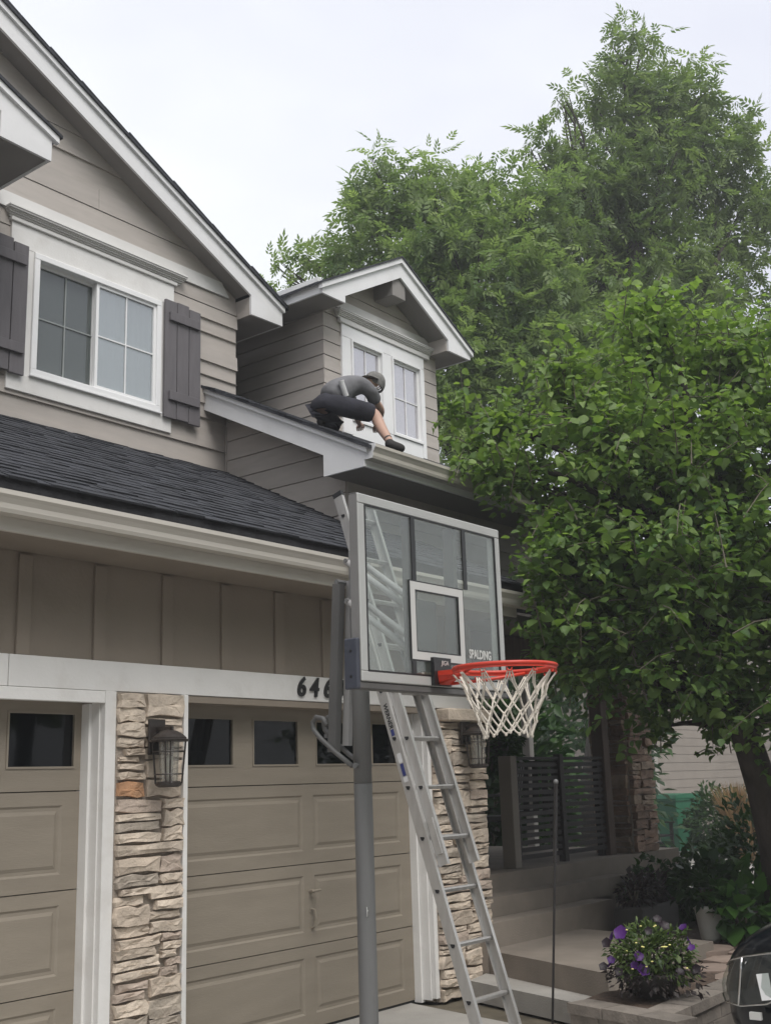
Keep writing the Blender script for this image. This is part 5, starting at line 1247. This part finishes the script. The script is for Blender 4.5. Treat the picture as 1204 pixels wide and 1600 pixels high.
rot = Matrix.Translation((bx, by, bz)) @ Matrix.Rotation(R(-25), 4, 'Z')
def binpart(name, mb, m, parent=bn):
    o = mb.build(name, m, parent); o.data.transform(rot); return o
b = MB(); lo, hi = .27, .36
b.add([(-lo, -lo, .06), (lo, -lo, .06), (lo, lo, .06), (-lo, lo, .06), (-hi, -hi, 1.06), (hi, -hi, 1.06), (hi, hi, 1.06), (-hi, hi, 1.06)], [(3, 2, 1, 0), (4, 5, 6, 7), (0, 1, 5, 4), (1, 2, 6, 5), (2, 3, 7, 6), (3, 0, 4, 7)]); bbdy = binpart('bin_body', b, M_BIN)
b = MB(); b.bbox(-.39, .39, -.39, .39, 1.06, 1.11, .012); binpart('bin_rim', b, M_BIN)
b = MB(); b.prism([(-.40, 1.11), (.40, 1.11), (.36, 1.18), (0, 1.21), (-.36, 1.18)], 'xz', -.40, .40); binpart('lid', b, M_BIN)
b = MB(); b.tube([(-.25, .44, 1.12), (.25, .44, 1.12)], .02, 8); binpart('handle', b, M_BIN)
for sx in (-.31, .31):
    b = MB(); b.tube([(sx-.03, .28, .12), (sx+.03, .28, .12)], .12, 16); binpart('wheel', b, M_RUBBER)
b = MB(); b.box(-.10, .08, -.335, -.326, .55, .72); binpart('recess_shade_plate', b, M_CARTRIM)  # flat black plate, its colour standing in for shade inside a recess
b = MB(); b.box(.12, .24, -.345, -.334, .58, .66); binpart('bin_label', b, M_LINE)
gbn = thing('garden_bench', (21.2, 10.3, .02), 'black metal garden bench in front of the green bin', 'bench')
for k in range(6): box('back_slat', M_IRON, gbn, 20.75+k*.15, 20.83+k*.15, 10.55, 10.58, .50, .95)
for k in range(4): box('seat_slat', M_IRON, gbn, 20.7, 21.6, 10.1+k*.11, 10.18+k*.11, .46, .49)
for x in (20.72, 21.56):
    box('leg', M_IRON, gbn, x-.03, x+.03, 10.1, 10.15, .02, .70); box('leg', M_IRON, gbn, x-.03, x+.03, 10.52, 10.58, .02, 1.0); box('armrest', M_IRON, gbn, x-.03, x+.03, 10.05, 10.56, .702, .73)
box('back_rail', M_IRON, gbn, 20.7, 21.6, 10.54, 10.59, .952, 1.0)
bush('round_shrub', 'rounded dark green shrub between the bin and the straw coloured grass', 'shrub', (22.4, 9.5, .0), .68, 2200, SMALL_V, SMALL_F, .14, L_SHRUB, .95, colr=.4)
gr = thing('ornamental_grass', (21.0, 8.45, 0), 'clump of tall straw coloured ornamental grass beside the rounded shrub', 'grass')
n = 900; ang = rng.uniform(0, 2*np.pi, n); rad = rng.uniform(0, .38, n)
gv, gf = [], []
for i in range(n):
    bx_, by_ = 21.0+.3*rad[i]*math.cos(ang[i]), 8.45+.3*rad[i]*math.sin(ang[i]); h = rng.uniform(.85, 1.5); lean = rad[i]*1.2
    tx, ty = bx_+lean*math.cos(ang[i]), by_+lean*math.sin(ang[i]); k = len(gv); w_ = .012
    s1x, s1y = math.sin(ang[i]*3)*w_, math.cos(ang[i]*3)*w_
    gv += [(bx_-s1x, by_-s1y, 0), (bx_+s1x, by_+s1y, 0), (bx_+(tx-bx_)*.4+s1x, by_+(ty-by_)*.4+s1y, h*.6), (bx_+(tx-bx_)*.4-s1x, by_+(ty-by_)*.4-s1y, h*.6), (tx, ty, h), (tx, ty, h-.001)]
    gf += [(k, k+1, k+2, k+3), (k+3, k+2, k+4, k+5)]
o = fast_mesh('blades', np.array(gv), np.array(gf), L_STRAW, gr, np.repeat(rng.random(n), 6)); o['kind'] = 'stuff'
# broken line of far shrubs and trees that closes the view at ground level
for i, (x, y, r, lab) in enumerate(((13.9, 9.4, 1.35, 'dark leafy shrub filling the gap behind the porch fence'), (20.5, 11.9, 2.0, 'tall dark evergreen shrub seen past the stone column behind the ash trunk'), (14.5, 11.5, 1.5, 'dark shrub behind the porch, left of the ash trunk'), (33, 8.5, 2.6, 'large dark shrub far right beyond the neighbouring house corner'))):
    bush('far_shrub', lab, 'shrub', (x, y, 0), r, 3500, SMALL_V, SMALL_F, .26, L_SHRUB, 1.0, colr=.3)
hb = thing('hanging_basket', (10.0, 6.5, 1.5), 'dark hanging basket of trailing plants under the porch beam', 'hanging basket')
b = MB(); b.lathe((10.02, 6.6, 1.78), [(.06, 0), (.16, .08), (.19, .2), (.17, .2)], 16); b.build('basket', M_POT, hb, smooth=True)
for k in range(3):
    a = k*2.1; b = MB(); b.tube([(10.02+.18*math.cos(a), 6.6+.18*math.sin(a), 1.97), (10.02, 6.6, 2.62)], .004, 5); b.build('chain', M_IRON, hb)
b = MB(); b.tube([(10.02, 6.6, 2.60), (10.02, 6.6, 2.962)], .006, 6); b.build('hook', M_IRON, hb)
bush('x', None, None, (10.02, 6.6, 1.70), .30, 900, SMALL_V, SMALL_F, .085, L_SHRUB, .9, stems=5, parent=hb, colr=.2)

# ------------------------------------------------------------------ parked car (its nose shows at the lower right)
car = thing('parked_car', (7.02, .6, 0), 'black car parked at the lower right, its headlight facing the house', 'car')
CXC = 7.02
# stations from nose to tail: y, half width, lower edge, belt height, crown height
stn = [(2.80, .50, .30, .52, .60), (2.74, .68, .22, .60, .70), (2.60, .81, .18, .71, .81), (2.35, .885, .17, .81, .91), (1.9, .90, .17, .88, .98), (1.35, .905, .18, .92, 1.02), (.9, .905, .18, .94, 1.04), (-.2, .905, .18, .94, 1.03), (-1.2, .90, .18, .95, 1.05), (-1.75, .87, .20, .94, 1.04), (-2.05, .78, .25, .86, .95), (-2.15, .60, .34, .70, .80)]
vs_, prof_n = [], 11
for (y, hw_, zl, zb_, zc2) in stn:
    ring = [(-hw_*.90, zl), (-hw_*.985, zl+(zb_-zl)*.25), (-hw_, zl+(zb_-zl)*.6), (-hw_*.97, zb_), (-hw_*.86, zb_+(zc2-zb_)*.55), (0, zc2+.012), (hw_*.86, zb_+(zc2-zb_)*.55), (hw_*.97, zb_), (hw_, zl+(zb_-zl)*.6), (hw_*.985, zl+(zb_-zl)*.25), (hw_*.90, zl)]
    vs_ += [(CXC+x, y, z) for x, z in ring]
fs2 = [(i*11+k, i*11+(k+1) % 11, (i+1)*11+(k+1) % 11, (i+1)*11+k) for i in range(len(stn)-1) for k in range(11)]
fs2 += [tuple(range(11)), tuple((len(stn)-1)*11+k for k in range(11))]
b = MB(); b.add(vs_, fs2); cb = b.build('body', M_CAR, car, smooth=True)
sm_ = cb.modifiers.new('sub', 'SUBSURF'); sm_.levels = 2; sm_.render_levels = 2
b = MB(); gh = [(.95, .80, 1.0), (.35, .66, 1.36), (-.35, .64, 1.44), (-1.0, .63, 1.40), (-1.75, .76, 1.03)]
vs_ = []
for (y, hw_, z) in gh: vs_ += [(CXC-.82, y, 1.0), (CXC-hw_, y, z), (CXC+hw_, y, z), (CXC+.82, y, 1.0)]
b.add(vs_, [(i*4+k, i*4+k+1, (i+1)*4+k+1, (i+1)*4+k) for i in range(4) for k in range(3)]); b.build('glasshouse', M_BLACK, car, smooth=False)
for y in (1.95, -1.3):
    for sx in (-1, 1):
        w_ = part_empty('wheel', car, (CXC+sx*.80, y, .32)); x = CXC+sx*.80
        b = MB(); b.tube([(x-.10, y, .32), (x+.10, y, .32)], .32, 28); b.build('tyre', M_RUBBER, w_); b = MB(); b.tube([(x-.112, y, .32), (x+.112, y, .32)], .21, 20); b.build('wheel_rim', M_RIMS, w_)
for sx in (-1, 1):
    hl = part_empty('headlight', car, (CXC+sx*.8, 2.5, .6))
    # lens wraps from the nose round the front corner
    P3 = [((.60, 2.775, .44), (.60, 2.735, .585)), ((.74, 2.70, .425), (.735, 2.655, .63)), ((.835, 2.58, .43), (.82, 2.545, .665)), ((.885, 2.42, .46), (.865, 2.40, .695)), ((.908, 2.25, .54), (.885, 2.22, .715)), ((.915, 2.10, .65), (.90, 2.08, .735))]
    b = MB(); vs_ = []
    for lo_, hi_ in P3:
        for t_ in (0, .33, .66, 1):
            bul = .018*math.sin(math.pi*t_); p = [lo_[i]*(1-t_)+hi_[i]*t_ for i in range(3)]
            vs_.append((CXC+sx*(p[0]+.012+bul), p[1]+.012+bul*.6, p[2]))
    b.add(vs_, [(i*4+k, i*4+k+1, (i+1)*4+k+1, (i+1)*4+k) for i in range(5) for k in range(3)]); b.build('lens', M_LENS, hl, smooth=True)
    b = MB(); vs2 = [(CXC+(x-CXC)*.985, y-.02, z) for x, y, z in vs_]
    b.add(vs2, [(i*4+k, i*4+k+1, (i+1)*4+k+1, (i+1)*4+k) for i in range(5) for k in range(3)]); b.build('reflector_bowl', mat('lamp_housing', (.05, .052, .055), .3, .2, 9, metal=.3), hl, smooth=True)
    b = MB(); b.tube([(CXC+sx*(h_[0]+.014), h_[1]+.012, h_[2]+.004) for _, h_ in P3], .006, 6); b.tube([(CXC+sx*(l_[0]+.014), l_[1]+.012, l_[2]-.004) for l_, _ in P3], .005, 6); b.build('lamp_trim', M_CHROME, hl, smooth=True)
    b = MB(); b.bar((CXC+sx*.893, 2.425, .475), (CXC+sx*.886, 2.445, .60), .062, .02, (1, 0, 0)); b.build('sky_glint_bar', M_VINYL, hl)  # white bar stands in for the sky's reflection on the lamp
    b = MB(); b.tube([(CXC+sx*.86, 2.30, .62), (CXC+sx*.90, 2.31, .62)], .045, 16); b.build('projector_lens', M_BLACK, hl)
    b = MB(); b.tube([(CXC+sx*.875, 2.30, .62+.0), (CXC+sx*.902, 2.31, .62)], .052, 16, cap=False); b.build('projector_ring', M_CHROME, hl)
    b = MB(); b.tube([(CXC+sx*(P3[2][0][0]+(P3[2][1][0]-P3[2][0][0])*t_+.026), P3[2][0][1]+(P3[2][1][1]-P3[2][0][1])*t_+.02, P3[2][0][2]+(P3[2][1][2]-P3[2][0][2])*t_) for t_ in (0, .25, .5, .75, 1)], .007, 6); b.build('lens_edge', M_CHROME, hl, smooth=True)
    b = MB(); b.box(min(CXC+sx*.88, CXC+sx*.903), max(CXC+sx*.88, CXC+sx*.903), 2.47, 2.53, .375, .41); b.build('side_marker', M_LINE, hl)
b = MB(); b.bbox(CXC-.45, CXC+.45, 2.79, 2.83, .34, .52, .02); b.build('grille', M_CARTRIM, car)
b = MB(); b.box(CXC-.26, CXC+.26, 2.835, 2.845, .40, .51); b.build('number_plate', M_LINE, car)

# ------------------------------------------------------------------ street trees across the road, mirrored in the upper panes
def street_tree(x, y, h, r, label):
    t = thing('street_tree', (x, y, 0), label, 'tree', 'trees across the road')
    b = MB(); b.tube(curve_pts((x, y, -.02), (x, y, h*.7), 0, 6, .02), [.24, .2, .17, .13, .09, .05], 8); b.build('trunk', M_BARK, t, smooth=True)
    bl = [(x+random.uniform(-.6, .6)*r, y+random.uniform(-.6, .6)*r, h*.62+random.uniform(-.45, .5)*r, r*random.uniform(.45, .75)) for _ in range(9)]
    sp, sd_ = blob_points(bl, 60, .3, .9)
    c = scatter('crown', BROAD_V, BROAD_F, sp, frames_from(sd_.copy(), .2, .5), rng.uniform(.35, .6, len(sp)), L_ASH, t, np.clip(rng.normal(.4, .2, len(sp)), 0, 1)); c['kind'] = 'stuff'
for x, y, h, r, lab in ((-13, -8, 11, 4.2, 'street tree furthest left across the road'), (-6.5, -12, 12.5, 4.6, 'street tree left of the driveway across the road'), (.5, -13.5, 12, 4.6, 'street tree straight across the road from the garage'), (7.5, -12.5, 12.5, 4.6, 'street tree right of the driveway across the road'), (14.5, -10, 11, 4.2, 'street tree furthest right across the road')):
    street_tree(x, y, h, r, lab)

# ------------------------------------------------------------------ thin haze added to pale the trees like lens glare: one closed box of even air round the whole place
hz = MB().box(-235, 275, -235, 315, -1.2, 19.0)
hm = bpy.data.materials.new('glare_haze'); hm.use_nodes = True
for q in list(hm.node_tree.nodes): hm.node_tree.nodes.remove(q)
ho = hm.node_tree.nodes.new('ShaderNodeOutputMaterial'); hv = hm.node_tree.nodes.new('ShaderNodeVolumePrincipled')
hv.inputs['Color'].default_value = (.93, .95, .97, 1); hv.inputs['Density'].default_value = .0032; hv.inputs['Anisotropy'].default_value = .2
hm.node_tree.links.new(hv.outputs[0], ho.inputs['Volume'])
hob = hz.build('haze', hm); hob['kind'] = 'stuff'
